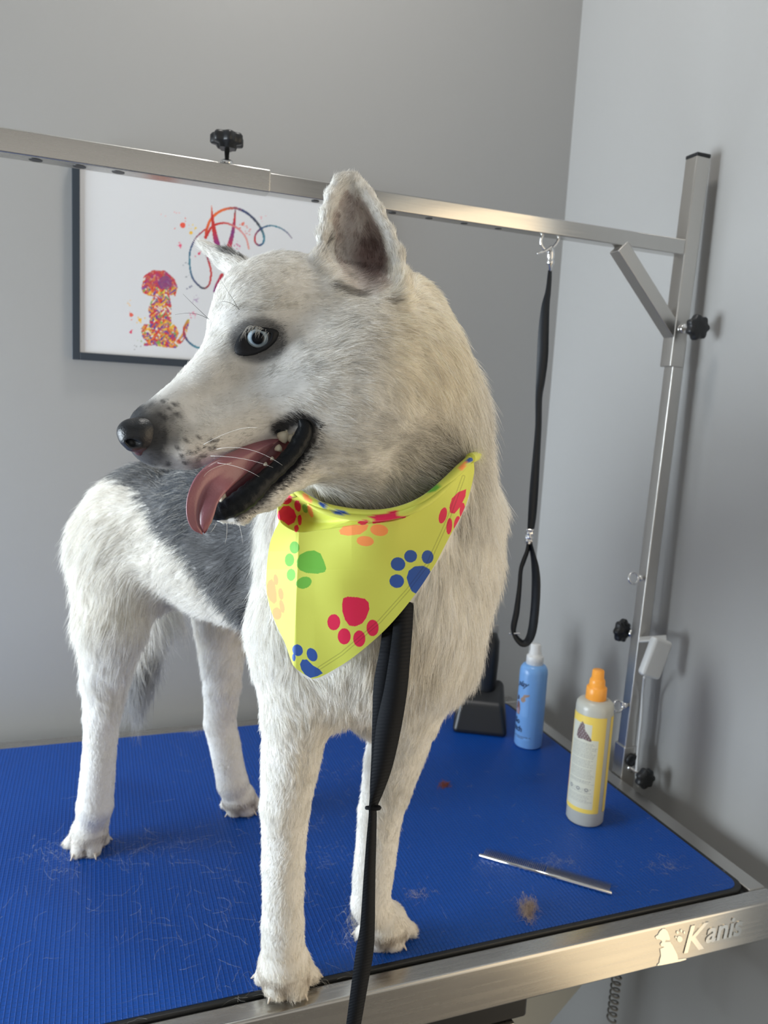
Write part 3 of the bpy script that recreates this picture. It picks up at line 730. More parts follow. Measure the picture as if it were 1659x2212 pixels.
def patch(name, rows, zf, nu, nv, m, parent, th=.0011, flip=False):
    rows = [catmull(np.array(r, float), nu+1) for r in rows]; G = np.stack(rows, 0)
    cols = np.stack([catmull(G[:, j], nv+1) for j in range(nu+1)], 1)
    x = cols[..., 0].ravel(); y = cols[..., 1].ravel(); u = np.tile(np.linspace(0, 1, nu+1), nv+1); v = np.repeat(np.linspace(0, 1, nv+1), nu+1)
    z = zf(x, y, u, v)
    V = CAM+(CR*((x-829.5)/FPX)[:, None]-CU*((y-1106)/FPX)[:, None]+CF)*z[:, None]
    i, j = np.meshgrid(np.arange(nv), np.arange(nu), indexing='ij'); a = (i*(nu+1)+j).ravel(); Q = np.stack([a, a+1, a+nu+2, a+nu+1], 1)
    if flip: Q = Q[:, ::-1].copy()
    o = fast_quads(name, V, Q, m, parent); vcol(o, 'print', paw_print(x, y))
    if th: md = o.modifiers.new('s', 'SOLIDIFY'); md.thickness = th; md.offset = 0
    return o
# the flap: rows blended between the top edge and the two sides meeting at the tip
rows = []
tp = catmull(np.array(Tp, float), 41)
for i in range(11):
    f = i/10; L_, R2 = np.array(Lr[i], float), np.array(Rr[i], float)
    base = L_+(R2-L_)*np.linspace(0, 1, 41)[:, None]
    sag = tp-(tp[0]+(tp[-1]-tp[0])*np.linspace(0, 1, 41)[:, None])
    rows.append(base+sag*max(0, 1-f*1.25)**1.1)
band_origin = P(800, 1250, .66)
bandana = empty('bandana', band_origin, 'yellow bandana with red, blue, green and orange paw prints tied round the husky neck', 'bandana')
G = np.stack(rows, 0)
def patch_grid(name, G, zf, nu, nv, **k):
    return patch(name, [g for g in G], zf, nu, nv, M_ban, bandana, **k)
flap = patch_grid('front_flap', G, lambda x, y, u, v: zflap(x, y), 460, 440)
roll = [(640,1060),(665,1078),(700,1094),(760,1106),(820,1108),(875,1097),(920,1076),(960,1044),(990,1016),(1016,990)]
rl = catmull(np.array(roll, float), 41)
zr = lambda x: .634+((x-800)/1000)**2*.18+np.clip((x-900)/120, 0, 1)*.014+np.clip((700-x)/60, 0, 1)*.004
r0_ = rl; r2_ = tp; mid = (r0_*.5+r2_*.5)+np.array([0, 3.])
inner = patch_grid('cowl_lining', np.stack([r0_, .75*r0_+.25*r2_+[0, 2], mid, .25*r0_+.75*r2_+[0, 2], r2_+[0, 3]], 0),
   lambda x, y, u, v: (zr(x)+.002)*(1-v)+(zflap(x, y)+.001)*v+np.sin(np.pi*v)*(.006+.026*np.clip(1-np.abs(u-.16)/.22, 0, 1)), 380, 60)
bm = bmesh.new(); cp = np.array([P(x, y, zr(x)) for x, y in catmull(np.array(roll, float), 50)])
add_tube(bm, cp, np.interp(np.linspace(0, 1, 50), [0, .1, .5, .9, 1], [.003, .0034, .003, .0042, .003]), 12)
cq = np.array([P(x, y+11, zr(x)-.002) for x, y in catmull(np.array(roll[1:9], float), 40)])
add_tube(bm, cq, np.interp(np.linspace(0, 1, 40), [0, .2, .8, 1], [.001, .0026, .003, .001]), 10)
bk = catmull(np.array([cp[-1], P(1030,985,.70), P(1035,985,.76), P(980,1010,.83), P(860,1050,.86), P(740,1070,.82), P(660,1075,.74), P(628,1070,.675), cp[0]]), 60)
add_tube(bm, bk, .0045, 10)
me_ = bm_obj('neck_band', bm, M_ban, bandana, smooth=True)
vv = np.array([v.co[:] for v in me_.data.vertices]); X_, Y_, _z = proj_n(vv); vcol(me_, 'print', paw_print(X_, Y_))

# ------------------------------------------------------------------ leash
M_strap = mat('black_webbing', (.006,.0075,.011), .7); bsdf(M_strap).inputs['Specular IOR Level'].default_value = .2
tc = N(M_strap, 'ShaderNodeTexCoord'); wv_ = N(M_strap, 'ShaderNodeTexWave'); wv_.bands_direction = 'Z'; wv_.inputs['Scale'].default_value = 110; wv_.inputs['Distortion'].default_value = .4
bp_ = N(M_strap, 'ShaderNodeBump'); bp_.inputs['Strength'].default_value = .5; bp_.inputs['Distance'].default_value = .0006
L(M_strap, tc.outputs['Object'], wv_.inputs[0]); L(M_strap, wv_.outputs[0], bp_.inputs['Height']); L(M_strap, bp_.outputs[0], bsdf(M_strap).inputs['Normal'])
def strap(name, pts, zf, parent, tilt=0., th=.0016, n=70, m=None):
    a = catmull(np.array([(x, y, w) for x, y, w in pts], float), n); C3 = np.array([P(x, y, zf(x, y)) for x, y, w in a]); W3 = []; N3 = []
    for i in range(n):
        d = C3[min(i+1, n-1)]-C3[max(i-1, 0)]; d /= np.linalg.norm(d); vw = C3[i]-CAM; z = vw@CF; vw /= np.linalg.norm(vw)
        s = np.cross(d, vw); s /= np.linalg.norm(s); nn = np.cross(s, d); 
        w = pxr(a[i, 2], z); full = .0125; dep = math.sqrt(max(full**2-w**2, 0))*tilt
        W3.append(s*w+vw*dep); N3.append(nn)
    bm = bmesh.new(); add_ribbon(bm, C3, W3, N3, th); return bm_obj(name, bm, m or M_strap, parent, smooth=True)
leash = empty('leash', P(872, 1290, .66), 'black webbing leash hanging from the dog chest over the front table edge', 'leash')
zl = lambda x, y: np.interp(y, [1260, 1310, 1350, 1410, 1500, 1745, 2000, 2330], [.684, .672, .6665, .652, .644, .640, .645, .66])
strap('strap', [(856,1280,22),(851,1340,23),(845,1400,24),(833,1480,26),(823,1560,19),(816,1640,14),(808,1700,9),(806,1748,7)], lambda x, y: zl(x, y)+.004, leash, .4)
strap('strap', [(873,1265,22),(872,1330,21),(866,1400,22),(855,1490,25),(840,1570,27),(827,1650,22),(815,1705,15),(806,1742,9),(805,1765,9),(802,1820,11),(798,1900,13),(794,2000,16),(788,2055,19),(778,2120,18),(764,2212,16),(752,2290,15)], zl, leash, .5)
bm = bmesh.new()
c0 = P(806,1745,zl(806,1745)-.001)
add_tube(bm, np.array([c0+pxr(14,.64)*(CR*math.cos(a)+CF*math.sin(a)*.35+CU*.05*math.sin(2*a)) for a in np.linspace(0, 2*math.pi, 20, endpoint=False)]), .0016, 8, closed=True)
bm_obj('loop_stitch', bm, M_strap, leash, smooth=True)
# ------------------------------------------------------------------ room
XR, YB, XL, ZC = .925, 1.47, -1.75, 2.9
M_wall = mat('painted_wall', (.34,.336,.328), .5); noise_bump(M_wall, 240, .06, .0006)
M_ceil = mat('ceiling_paint', (.55,.54,.52), .8); M_floor = mat('floor_tile', (.16,.155,.15), .5); noise_col(M_floor, (.13,.125,.12), (.2,.19,.18), 6)
def wall(name, lo, hi, m):
    bm = bmesh.new(); add_box(bm, lo, hi); o = bm_obj(name, bm, m); o['kind'] = 'structure'; return o
wall('wall_back', (XL-.1, YB, 0), (XR+.1, YB+.1, ZC), M_wall)
wall('wall_right', (XR, .56, 0), (XR+.1, YB, ZC), M_wall)
wall('floor', (XL-.1, -2.0, -.1), (XR+1.2, YB+.1, 0), M_floor)
wall('ceiling', (XL-.1, -2.0, ZC), (XR+1.2, YB+.1, ZC+.1), M_ceil)
# left wall with its window
bm = bmesh.new(); W0, W1, Z0, Z1 = .50, 1.44, .50, 1.74
for lo, hi in (((XL-.1,-2,0),(XL,YB,Z0)), ((XL-.1,-2,Z1),(XL,YB,ZC)), ((XL-.1,-2,Z0),(XL,W0,Z1)), ((XL-.1,W1,Z0),(XL,YB,Z1))): add_box(bm, lo, hi)
bm_obj('wall_left', bm, M_wall)['kind'] = 'structure'
M_trim = mat('white_trim', (.75,.75,.73), .45)
bm = bmesh.new()
for lo, hi in (((XL-.05,W0,Z0),(XL+.02,W0+.05,Z1)), ((XL-.05,W1-.05,Z0),(XL+.02,W1,Z1)), ((XL-.05,W0+.05,Z0),(XL+.02,W1-.05,Z0+.05)), ((XL-.05,W0+.05,Z1-.05),(XL+.02,W1-.05,Z1)), ((XL-.04,.95,Z0+.05),(XL+.01,.99,Z1-.05))): add_box(bm, lo, hi)
bm_obj('window_1', bm, M_trim)['kind'] = 'structure'
# doorway to the warm lit room on the right
bm = bmesh.new()
for lo, hi in (((XR-.01,.50,0),(XR+.11,.56,2.15)), ((XR-.01,-.5,2.15),(XR+.11,.56,2.23)), ((XR-.01,-.56,0),(XR+.11,-.5,2.15))): add_box(bm, lo, hi)
bm_obj('door_1', bm, M_trim)['kind'] = 'structure'
bm = bmesh.new(); add_box(bm, (XR,-2,0), (XR+.1,-.56,ZC)); add_box(bm, (XR,-.56,2.23), (XR+.1,.56,ZC)); bm_obj('wall_front_right', bm, M_wall)['kind'] = 'structure'

# ------------------------------------------------------------------ grooming table
M_st = steel('brushed_steel', 0, rough=.25); M_sty = steel('brushed_steel_side', 1, rough=.36); M_stz = steel('brushed_steel_post', 2, (.60,.58,.55), .3)
M_chr = mat('chrome', (.78,.78,.78), .1, 1.0); M_blk = mat('black_plastic', (.012,.013,.015), .4); M_rub = mat('black_rubber', (.010,.011,.012), .45)
M_mat = mat('blue_mat', (.0008,.060,.33), .40); bsdf(M_mat).inputs['Specular IOR Level'].default_value = .35
def mat_ridges(m, sx=.0052, sy=.0060, dist=.0010, strength=.9):
    tc = N(m, 'ShaderNodeTexCoord'); sp_ = N(m, 'ShaderNodeSeparateXYZ'); L(m, tc.outputs['Object'], sp_.inputs[0]); outs = []
    for ax, s, e in (('X', sx, 6.), ('Y', sy, 7.)):
        pp_ = N(m, 'ShaderNodeMath', op='PINGPONG'); pp_.inputs[1].default_value = s/2; L(m, sp_.outputs[ax], pp_.inputs[0])
        dv = N(m, 'ShaderNodeMath', op='DIVIDE'); dv.inputs[1].default_value = s/2; L(m, pp_.outputs[0], dv.inputs[0])
        pw = N(m, 'ShaderNodeMath', op='POWER'); pw.inputs[1].default_value = e; L(m, dv.outputs[0], pw.inputs[0]); outs.append(pw)
    half = N(m, 'ShaderNodeMath', op='MULTIPLY'); half.inputs[1].default_value = .55; L(m, outs[1].outputs[0], half.inputs[0])
    mx = N(m, 'ShaderNodeMath', op='MAXIMUM'); L(m, outs[0].outputs[0], mx.inputs[0]); L(m, half.outputs[0], mx.inputs[1])
    b = N(m, 'ShaderNodeBump'); b.inputs['Strength'].default_value = strength; b.inputs['Distance'].default_value = dist
    L(m, mx.outputs[0], b.inputs['Height']); L(m, b.outputs[0], bsdf(m).inputs['Normal'])
mat_ridges(M_mat)
TX0, TX1, TY0, TY1, ZB = -.80, .851, .687, 1.4145, .793
IX0, IX1, IY0, IY1 = -.772, .8225, .7136, 1.381
table = empty('grooming_table', (0.02, 1.05, TT-.02), 'steel framed grooming table topped with ribbed blue rubber mat under the dog', 'grooming table')
bm = bmesh.new(); add_box(bm, (TX0,TY0,ZB), (TX1,IY0,TT)); bm_obj('front_rail', bm, M_st, table, bevel=.0035, seg=3)
bm = bmesh.new(); add_box(bm, (TX0,IY1,ZB), (TX1,TY1,TT)); bm_obj('back_rail', bm, M_st, table, bevel=.003, seg=3)
bm = bmesh.new(); add_box(bm, (IX1,IY0,ZB), (TX1,IY1,TT)); bm_obj('side_rail', bm, M_sty, table, bevel=.0025, seg=3)
bm = bmesh.new(); add_box(bm, (TX0,IY0,ZB), (IX0,IY1,TT)); bm_obj('side_rail', bm, M_sty, table, bevel=.0025, seg=3)
bm = bmesh.new(); add_box(bm, (IX0,IY0,TT-.022), (IX1,IY1,TT-.006)); bm_obj('tray', bm, M_rub, table)
def rrect(bm, x0, y0, x1, y1, r, z0, z1, n=10):
    pts = []
    for cx, cy, a0 in ((x1-r,y1-r,0),(x0+r,y1-r,90),(x0+r,y0+r,180),(x1-r,y0+r,270)):
        for k in range(n+1): a = math.radians(a0+90*k/n); pts.append((cx+r*math.cos(a), cy+r*math.sin(a)))
    A = [bm.verts.new((x, y, z0)) for x, y in pts]; B = [bm.verts.new((x, y, z1)) for x, y in pts]; k = len(pts)
    for i in range(k): bm.faces.new([A[i], A[(i+1) % k], B[(i+1) % k], B[i]])
    bm.faces.new(B); bm.faces.new(A[::-1])
bm = bmesh.new(); rrect(bm, IX0+.001, IY0+.0008, IX1-.001, IY1-.0008, .022, TT-.0055, TT+.0030); bm_obj('mat_border', bm, M_rub, table, bevel=.0015)
bm = bmesh.new(); rrect(bm, IX0+.006, IY0+.0062, IX1-.0085, IY1-.003, .020, TT-.002, TT+.0040); mo = bm_obj('mat', bm, M_mat, table, bevel=.0008); mo['label'] = 'ribbed blue rubber mat'
# lift under the table
M_lt = mat('grey_paint', (.42,.41,.36), .5)
bm = bmesh.new(); add_box(bm, (-.3,.78,.677), (.534,1.25,.7925)); bm_obj('motor_box', bm, M_blk, table, bevel=.004)
bm = bmesh.new(); add_box(bm, (-.3,.775,.655), (.515,1.22,.6765)); bm_obj('lift_plate', bm, M_st, table, bevel=.003)
bm = bmesh.new(); add_bar(bm, (.775,1.0,.58), (.30,1.0,.105), .04, .11, (0,0,1)); add_bar(bm, (.775,1.0,.54), (.775,1.0,.828), .05, .05, (0,1,0)); bm_obj('slanted_bar', bm, M_lt, table, bevel=.004)  # pale slanted bar and upright filling the patch beside the motor box
bm = bmesh.new(); add_box(bm, (-.5,.75,.0), (.5,1.35,.06)); bm_obj('lift_base', bm, M_lt, table, bevel=.01)
bm = bmesh.new(); add_bar(bm, (-.42,1.1,.7925), (.12,1.1,.05), .06, .12); bm_obj('slanted_bar', bm, M_lt, table, bevel=.004)
# emblem on the front rail
Zx = lambda x, y: onY(1380+x/5.946, 1980+y/5.946, TY0)
def emblem(name, polys, m, th=.0009):
    bm = bmesh.new()
    for pl in polys:
        pts = [Zx(x, y) for x, y in pl]
        A = [bm.verts.new((p[0], TY0+.0002, p[2])) for p in pts]; B = [bm.verts.new((p[0], TY0-th, p[2])) for p in pts]; k = len(pts)
        try:
            bm.faces.new(B); bm.faces.new(A[::-1])
            for i in range(k): bm.faces.new([A[i], B[i], B[(i+1) % k], A[(i+1) % k]])
        except ValueError: pass
    bmesh.ops.recalc_face_normals(bm, faces=bm.faces); return bm_obj(name, bm, m, table, bevel=.0004)
def circ(cx, cy, rx, ry, n=20): return [(cx+rx*math.cos(2*math.pi*k/n), cy+ry*math.sin(2*math.pi*k/n)) for k in range(n)]
M_emb = mat('polished_emblem', (.80,.79,.76), .18, 1.0)
emblem('dog_emblem', [[(203,262),(215,245),(240,230),(262,185),(300,152),(335,150),(365,180),(385,232),(398,272),(393,302),(370,300),(342,296),(332,322),(400,318),(430,360),(460,420),(488,475),(500,522),(502,546),(602,530),(610,548),(520,574),(300,618),(228,630),(232,612),(255,592),(262,548),(276,500),(266,412),(322,388),(276,374),(268,348),(292,320),(280,300),(250,286),(226,292)]], M_emb)
emblem('paw_emblem', [circ(520,285,38,42), circ(472,262,14,16), circ(492,200,18,22), circ(540,180,16,22), circ(578,200,14,20)], M_emb)
def text_part(name, s, size, ext, m, parent, xf, shear=0., bold=.0):
    cu = bpy.data.curves.new(name, 'FONT'); cu.body = s; cu.size = size; cu.extrude = ext; cu.shear = shear; cu.offset = bold; cu.resolution_u = 6
    o = bpy.data.objects.new(name, cu); C.objects.link(o); dg = bpy.context.evaluated_depsgraph_get(); dg.update()
    me = bpy.data.meshes.new_from_object(o.evaluated_get(dg)); bpy.data.objects.remove(o); bpy.data.curves.remove(cu); me.name = name
    co = np.zeros(len(me.vertices)*3, np.float32); me.vertices.foreach_get('co', co); co = xf(co.reshape(-1, 3).astype(float)); me.vertices.foreach_set('co', co.astype(np.float32).ravel())
    me.materials.clear(); me.materials.append(m); me.update(); return put(bpy.data.objects.new(name, me), parent)
pK = Zx(560, 475); pE = Zx(1400, 300)
def xf_rail(x0, z0, sc_=1.): return lambda co: np.stack([x0+co[:, 0]*sc_, TY0-.0002-co[:, 2], z0+co[:, 1]], 1)
w_tot = pE[0]-pK[0]
text_part('lettering', 'K', .052, .0009, M_emb, table, xf_rail(pK[0]-.002, pK[2]+.001), .18, .0006)
text_part('lettering', 'anis', .041, .0009, M_emb, table, xf_rail(pK[0]+.034, pK[2]+.008, (w_tot-.034)/.0775), .12, .0007)

# ------------------------------------------------------------------ grooming arm
def knob(bm, c, axis, r, h, n=7, mi=0, lobes=None):
    lobes = lobes or n
    rf = lambda a, z: 1+.10*math.cos(lobes*a)
    add_lathe(bm, c, axis, [(0, r*.55), (h*.25, r*.62), (h*.3, r*.95), (h*.4, r), (h*.85, r), (h, r*.9), (h*1.02, r*.3), (h*.96, 0)], 70, mi, rf=rf)
arm = empty('overhead_rail', (.864, 1.041, TT), 'steel overhead rail with square post, clamped to the right edge of the grooming table', 'overhead rail')
YF = 1.03
def px_(z): return .8625+(z-.88)*.0262      # the post leans a little towards the wall
bm = bmesh.new(); w = .022; add_bar(bm, (px_(.80)+.005, YF+w/2, .80), (px_(1.60)+.005, YF+w/2, 1.60), w, w, (0,1,0)); bm_obj('post', bm, M_stz, arm, bevel=.002)
w = .0265; bm = bmesh.new(); add_bar(bm, (px_(1.555), YF-.002+w/2, 1.555), (px_(1.885)+.001, YF-.002+w/2, 1.8815), w, w, (0,1,0)); bm_obj('post_sleeve', bm, M_stz, arm, bevel=.002)
bm = bmesh.new(); add_bar(bm, (px_(1.885)+.001, YF-.002+w/2, 1.8805), (px_(1.885)+.001, YF-.002+w/2, 1.887), w+.001, w+.001, (0,1,0)); bm_obj('end_cap', bm, M_blk, arm, bevel=.002)
w = .0235; bm = bmesh.new(); add_bar(bm, (.12, YF+w/2, 1.7445), (.874, YF+w/2, 1.7425), w, w); 
M_bar = steel('polished_steel_bar', 0, rough=.15); cb = bm_obj('crossbar', bm, M_bar, arm, bevel=.0018)
bm = bmesh.new()
for x in list(np.arange(.27, .74, .055)):
    bm = bmesh.new(); add_lathe(bm, (x, YF+.012, 1.7322), (0,0,-1), [(0, .0052), (.0006, .0052)], 20, up=(0,1,0)); bm_obj('peg_hole', bm, M_blk, cb)
w = .0275; bm = bmesh.new(); add_bar(bm, (-.62, YF-.002+w/2, 1.7465), (.207, YF-.002+w/2, 1.7455), w, w); sl = bm_obj('crossbar_sleeve', bm, M_st, arm, bevel=.0022)
bm = bmesh.new()
for x in (-.07, -.022, .022, -.2, -.3):
    bm = bmesh.new(); add_lathe(bm, (x, YF+.012, 1.7322), (0,0,-1), [(0, .0075), (.0006, .0075)], 24, up=(0,1,0)); bm_obj('peg_hole', bm, M_blk, sl)
bm = bmesh.new(); a_ = onY(1340,540,YF+.011); b_ = onY(1448,712,YF+.011); add_bar(bm, a_+np.array([-.004,0,.004]), b_+np.array([.006,0,-.006]), .0225, .0235, (0,1,0)); bm_obj('brace', bm, M_stz, arm, bevel=.0015)
# second arm post at the far left end, outside the photo, is left out
# knob on top of the crossbar sleeve
def knob_part(base, axis, sl_, r, h, name='clamp_knob'):
    base = np.asarray(base, float); axis = np.asarray(axis, float)
    bm = bmesh.new(); knob(bm, base+axis*sl_, axis, r, h); k = bm_obj(name, bm, M_blk, arm, smooth=False)
    bm = bmesh.new(); add_lathe(bm, base, axis, [(0, .0075), (.006, .0075), (.0062, .0032), (sl_+.004, .0032)], 24); bm_obj('bolt', bm, M_chr, k)
knob_part((.1522, YF+.011, 1.759), (0,0,1), .020, .0195, .018)
knob_part((.8835, YF-.002, 1.616), (0,-1,0), .022, .0185, .018)
knob_part((.871, YF, .866), (0,-1,0), .030, .0165, .017)
knob_part((.869, YF+.024, 1.10), (-.35,.94,0), .012, .019, .016)
# eye bolts
for z in (1.2035, .9785):
    xo = px_(z)-.0065; bm = bmesh.new(); c = np.array([xo-.021, YF+.006, z])
    add_tube(bm, [c+.0095*(np.array([1,0,0])*math.cos(a)*1.0+np.array([0,.25,.97])*math.sin(a)) for a in np.linspace(0, 2*math.pi, 32, endpoint=False)], .0021, 10, closed=True)
    add_lathe(bm, c+np.array([.0095,0,0]), (1,0,0), [(0,.004),(.003,.0055),(.006,.0055),(.0062,.0035),(.016,.0035)], 20)
    bm_obj('eye_bolt', bm, M_chr, arm)
# bottom clamp
bm = bmesh.new(); w = .028; add_bar(bm, (px_(.80)+.005, YF+.011, .79), (px_(.90)+.005, YF+.011, .905), w, w, (0,1,0)); add_box(bm, (.8515, YF-.004, .775), (.872, YF+.03, .80)); add_box(bm, (.80, YF-.004, .768), (.872, YF+.03, .785))
bm_obj('clamp_socket', bm, M_stz, arm, bevel=.002)
bm = bmesh.new(); add_lathe(bm, (.869, YF-.0032, .882), (0,-1,0), [(0,.011),(.004,.011),(.005,.008)], 24); bm_obj('socket_plug', bm, M_blk, arm)

# white holder on the post, with its cable
M_wp = mat('white_plastic', (.62,.63,.63), .35)
hold = empty('hook_holder', (.875, YF-.02, 1.09), 'white plastic hook on the steel post near the wall with a thin white cable below', 'holder')
bm = bmesh.new(); add_bar(bm, onY(1381,1382,YF-.008), onY(1440,1378,YF-.035), .026, .004, (0,0,1)); bm_obj('bracket', bm, M_wp, hold, bevel=.0015)
a_ = onY(1431,1380,YF-.045); b_ = onY(1400,1462,YF-.045)
bm = bmesh.new(); add_bar(bm, a_, b_, .040, .016, (0,-1,0)); o = bm_obj('paddle', bm, M_wp, hold, bevel=.006, seg=4)
bm = bmesh.new(); add_tube(bm, catmull([onY(1392,1462,YF-.03), onY(1388,1500,YF-.006), onY(1384,1560,YF-.006), onY(1377,1630,YF-.006), onY(1375,1672,YF-.02), onY(1378,1700,YF-.02)], 40), .0022, 8); bm_obj('cable', bm, M_wp, hold, smooth=True)

# ------------------------------------------------------------------ noose hanging from the crossbar
noose = empty('grooming_noose', onY(1186,520,1.042), 'black grooming noose with snap hook hanging from the crossbar above blue bottle', 'grooming noose')
YN = 1.042
M_nb = mat('black_nylon', (.004,.007,.012), .55)
def tubepx(name, pts, r, m, parent, Y=YN, n=30, closed=False, yo=None):
    q = catmull(np.array(pts, float), n); bm = bmesh.new(); add_tube(bm, [onY(p[0], p[1], Y+(p[2] if len(p) > 2 else 0)) for p in q], r, 10, closed=closed); return bm_obj(name, bm, m, parent, smooth=True)
tubepx('snap_hook', [(1176,500,0),(1169,516,0),(1170,530,0),(1180,541,0),(1192,536,0),(1203,524,0),(1207,510,0),(1203,498,0)], .0022, M_chr, noose)
tubepx('latch', [(1160,548,-.004),(1176,543,-.004),(1192,532,-.004)], .0018, M_chr, noose)
bm = bmesh.new(); tp_ = onY(1190,532,YN); bt_ = onY(1188,586,YN); ax = bt_-tp_; le = np.linalg.norm(ax); add_lathe(bm, tp_, ax, [(0,.003),(.004,.0055),(.016,.0062),(.019,.0045),(.021,.006),(.026,.006),(.028,.003),(le,.0022)], 20); bm_obj('swivel', bm, M_chr, noose)
def strapY(name, pts, parent, m=M_nb, th=.0022, n=90):
    a = catmull(np.array(pts, float), n); C3 = np.array([onY(x, y, YN) for x, y, w in a]); W3, N3 = [], []
    for i in range(n):
        d = C3[min(i+1, n-1)]-C3[max(i-1, 0)]; d /= np.linalg.norm(d); vw = C3[i]-CAM; z = vw@CF; vw /= np.linalg.norm(vw); s = np.cross(d, vw); s /= np.linalg.norm(s)
        w = pxr(a[i, 2], z); dep = math.sqrt(max(.0095**2-w*w, 0)); W3.append(s*w+vw*dep*.8); N3.append(np.cross(s, d))
    bm = bmesh.new(); add_ribbon(bm, C3, W3, N3, th); return bm_obj(name, bm, m, parent, smooth=True)
strapY('strap', [(1188,584,4),(1187,600,5),(1184,630,6),(1178,665,9),(1174,720,11.5),(1172,770,12),(1168,820,10),(1164,860,7.5),(1163,920,7),(1159,980,8),(1154,1050,9.5),(1150,1110,9),(1146,1148,7)], noose)
strapY('loop', [(1143,1168,4.5),(1139,1190,4.5),(1131,1212,5),(1125,1232,4.5),(1122,1270,5),(1116,1320,6.5),(1110,1350,6.5),(1110,1366,5),(1117,1380,6),(1129,1390,7.5),(1141,1384,8.5),(1150,1360,9.5),(1156,1310,9.5),(1158,1260,9.5),(1156,1225,8),(1151,1198,5.5),(1144,1170,4.5)], noose, n=140)
bm = bmesh.new(); tp_ = onY(1145,1142,YN); bt_ = onY(1142,1174,YN); ax = bt_-tp_; le = np.linalg.norm(ax)
add_lathe(bm, tp_, ax, [(le*i/16, .0062+.0009*math.sin(i*1.57)) for i in range(17)], 24, rf=lambda a, z: 1+.12*math.cos(4*a+z*420)); bm_obj('slide_bead', bm, M_chr, noose)
bm = bmesh.new(); c = onY(1111,1368,YN); add_bar(bm, c-CR*.009, c+CR*.009, .004, .003); bm_obj('slider', bm, M_chr, noose, bevel=.001)

# ------------------------------------------------------------------ framed picture
M_fr = mat('picture_frame', (.022,.032,.045), .45); M_pt = mat('poster_print', (.8,.8,.8), .5); attr_col(M_pt, 'print')
PX0, PX1, PZ0, PZ1, PY = -.0425, .478, 1.5176, 1.852, 1.448
pic = empty('framed_picture', ((PX0+PX1)/2, PY, PZ0), 'dark framed white picture of a colourful paint splashed puppy and swirls on back wall', 'picture')
bm = bmesh.new(); fw = .0125
for lo, hi in (((PX0,PY,PZ0),(PX0+fw,YB,PZ1)), ((PX1-fw,PY,PZ0),(PX1,YB,PZ1)), ((PX0+fw,PY,PZ0),(PX1-fw,YB,PZ0+fw)), ((PX0+fw,PY,PZ1-fw),(PX1-fw,YB,PZ1))): add_box(bm, lo, hi)
bm_obj('frame', bm, M_fr, pic, bevel=.001)
nx, nz_ = 440, 270
gx, gz_ = np.meshgrid(np.linspace(PX0+fw, PX1-fw, nx+1), np.linspace(PZ0+fw, PZ1-fw, nz_+1)); V = np.stack([gx.ravel(), np.full(gx.size, PY+.004), gz_.ravel()], 1)
i, j = np.meshgrid(np.arange(nz_), np.arange(nx), indexing='ij'); a = (i*(nx+1)+j).ravel(); Q = np.stack([a, a+1, a+nx+2, a+nx+1], 1)
po = fast_quads('poster', V, Q, M_pt, pic)
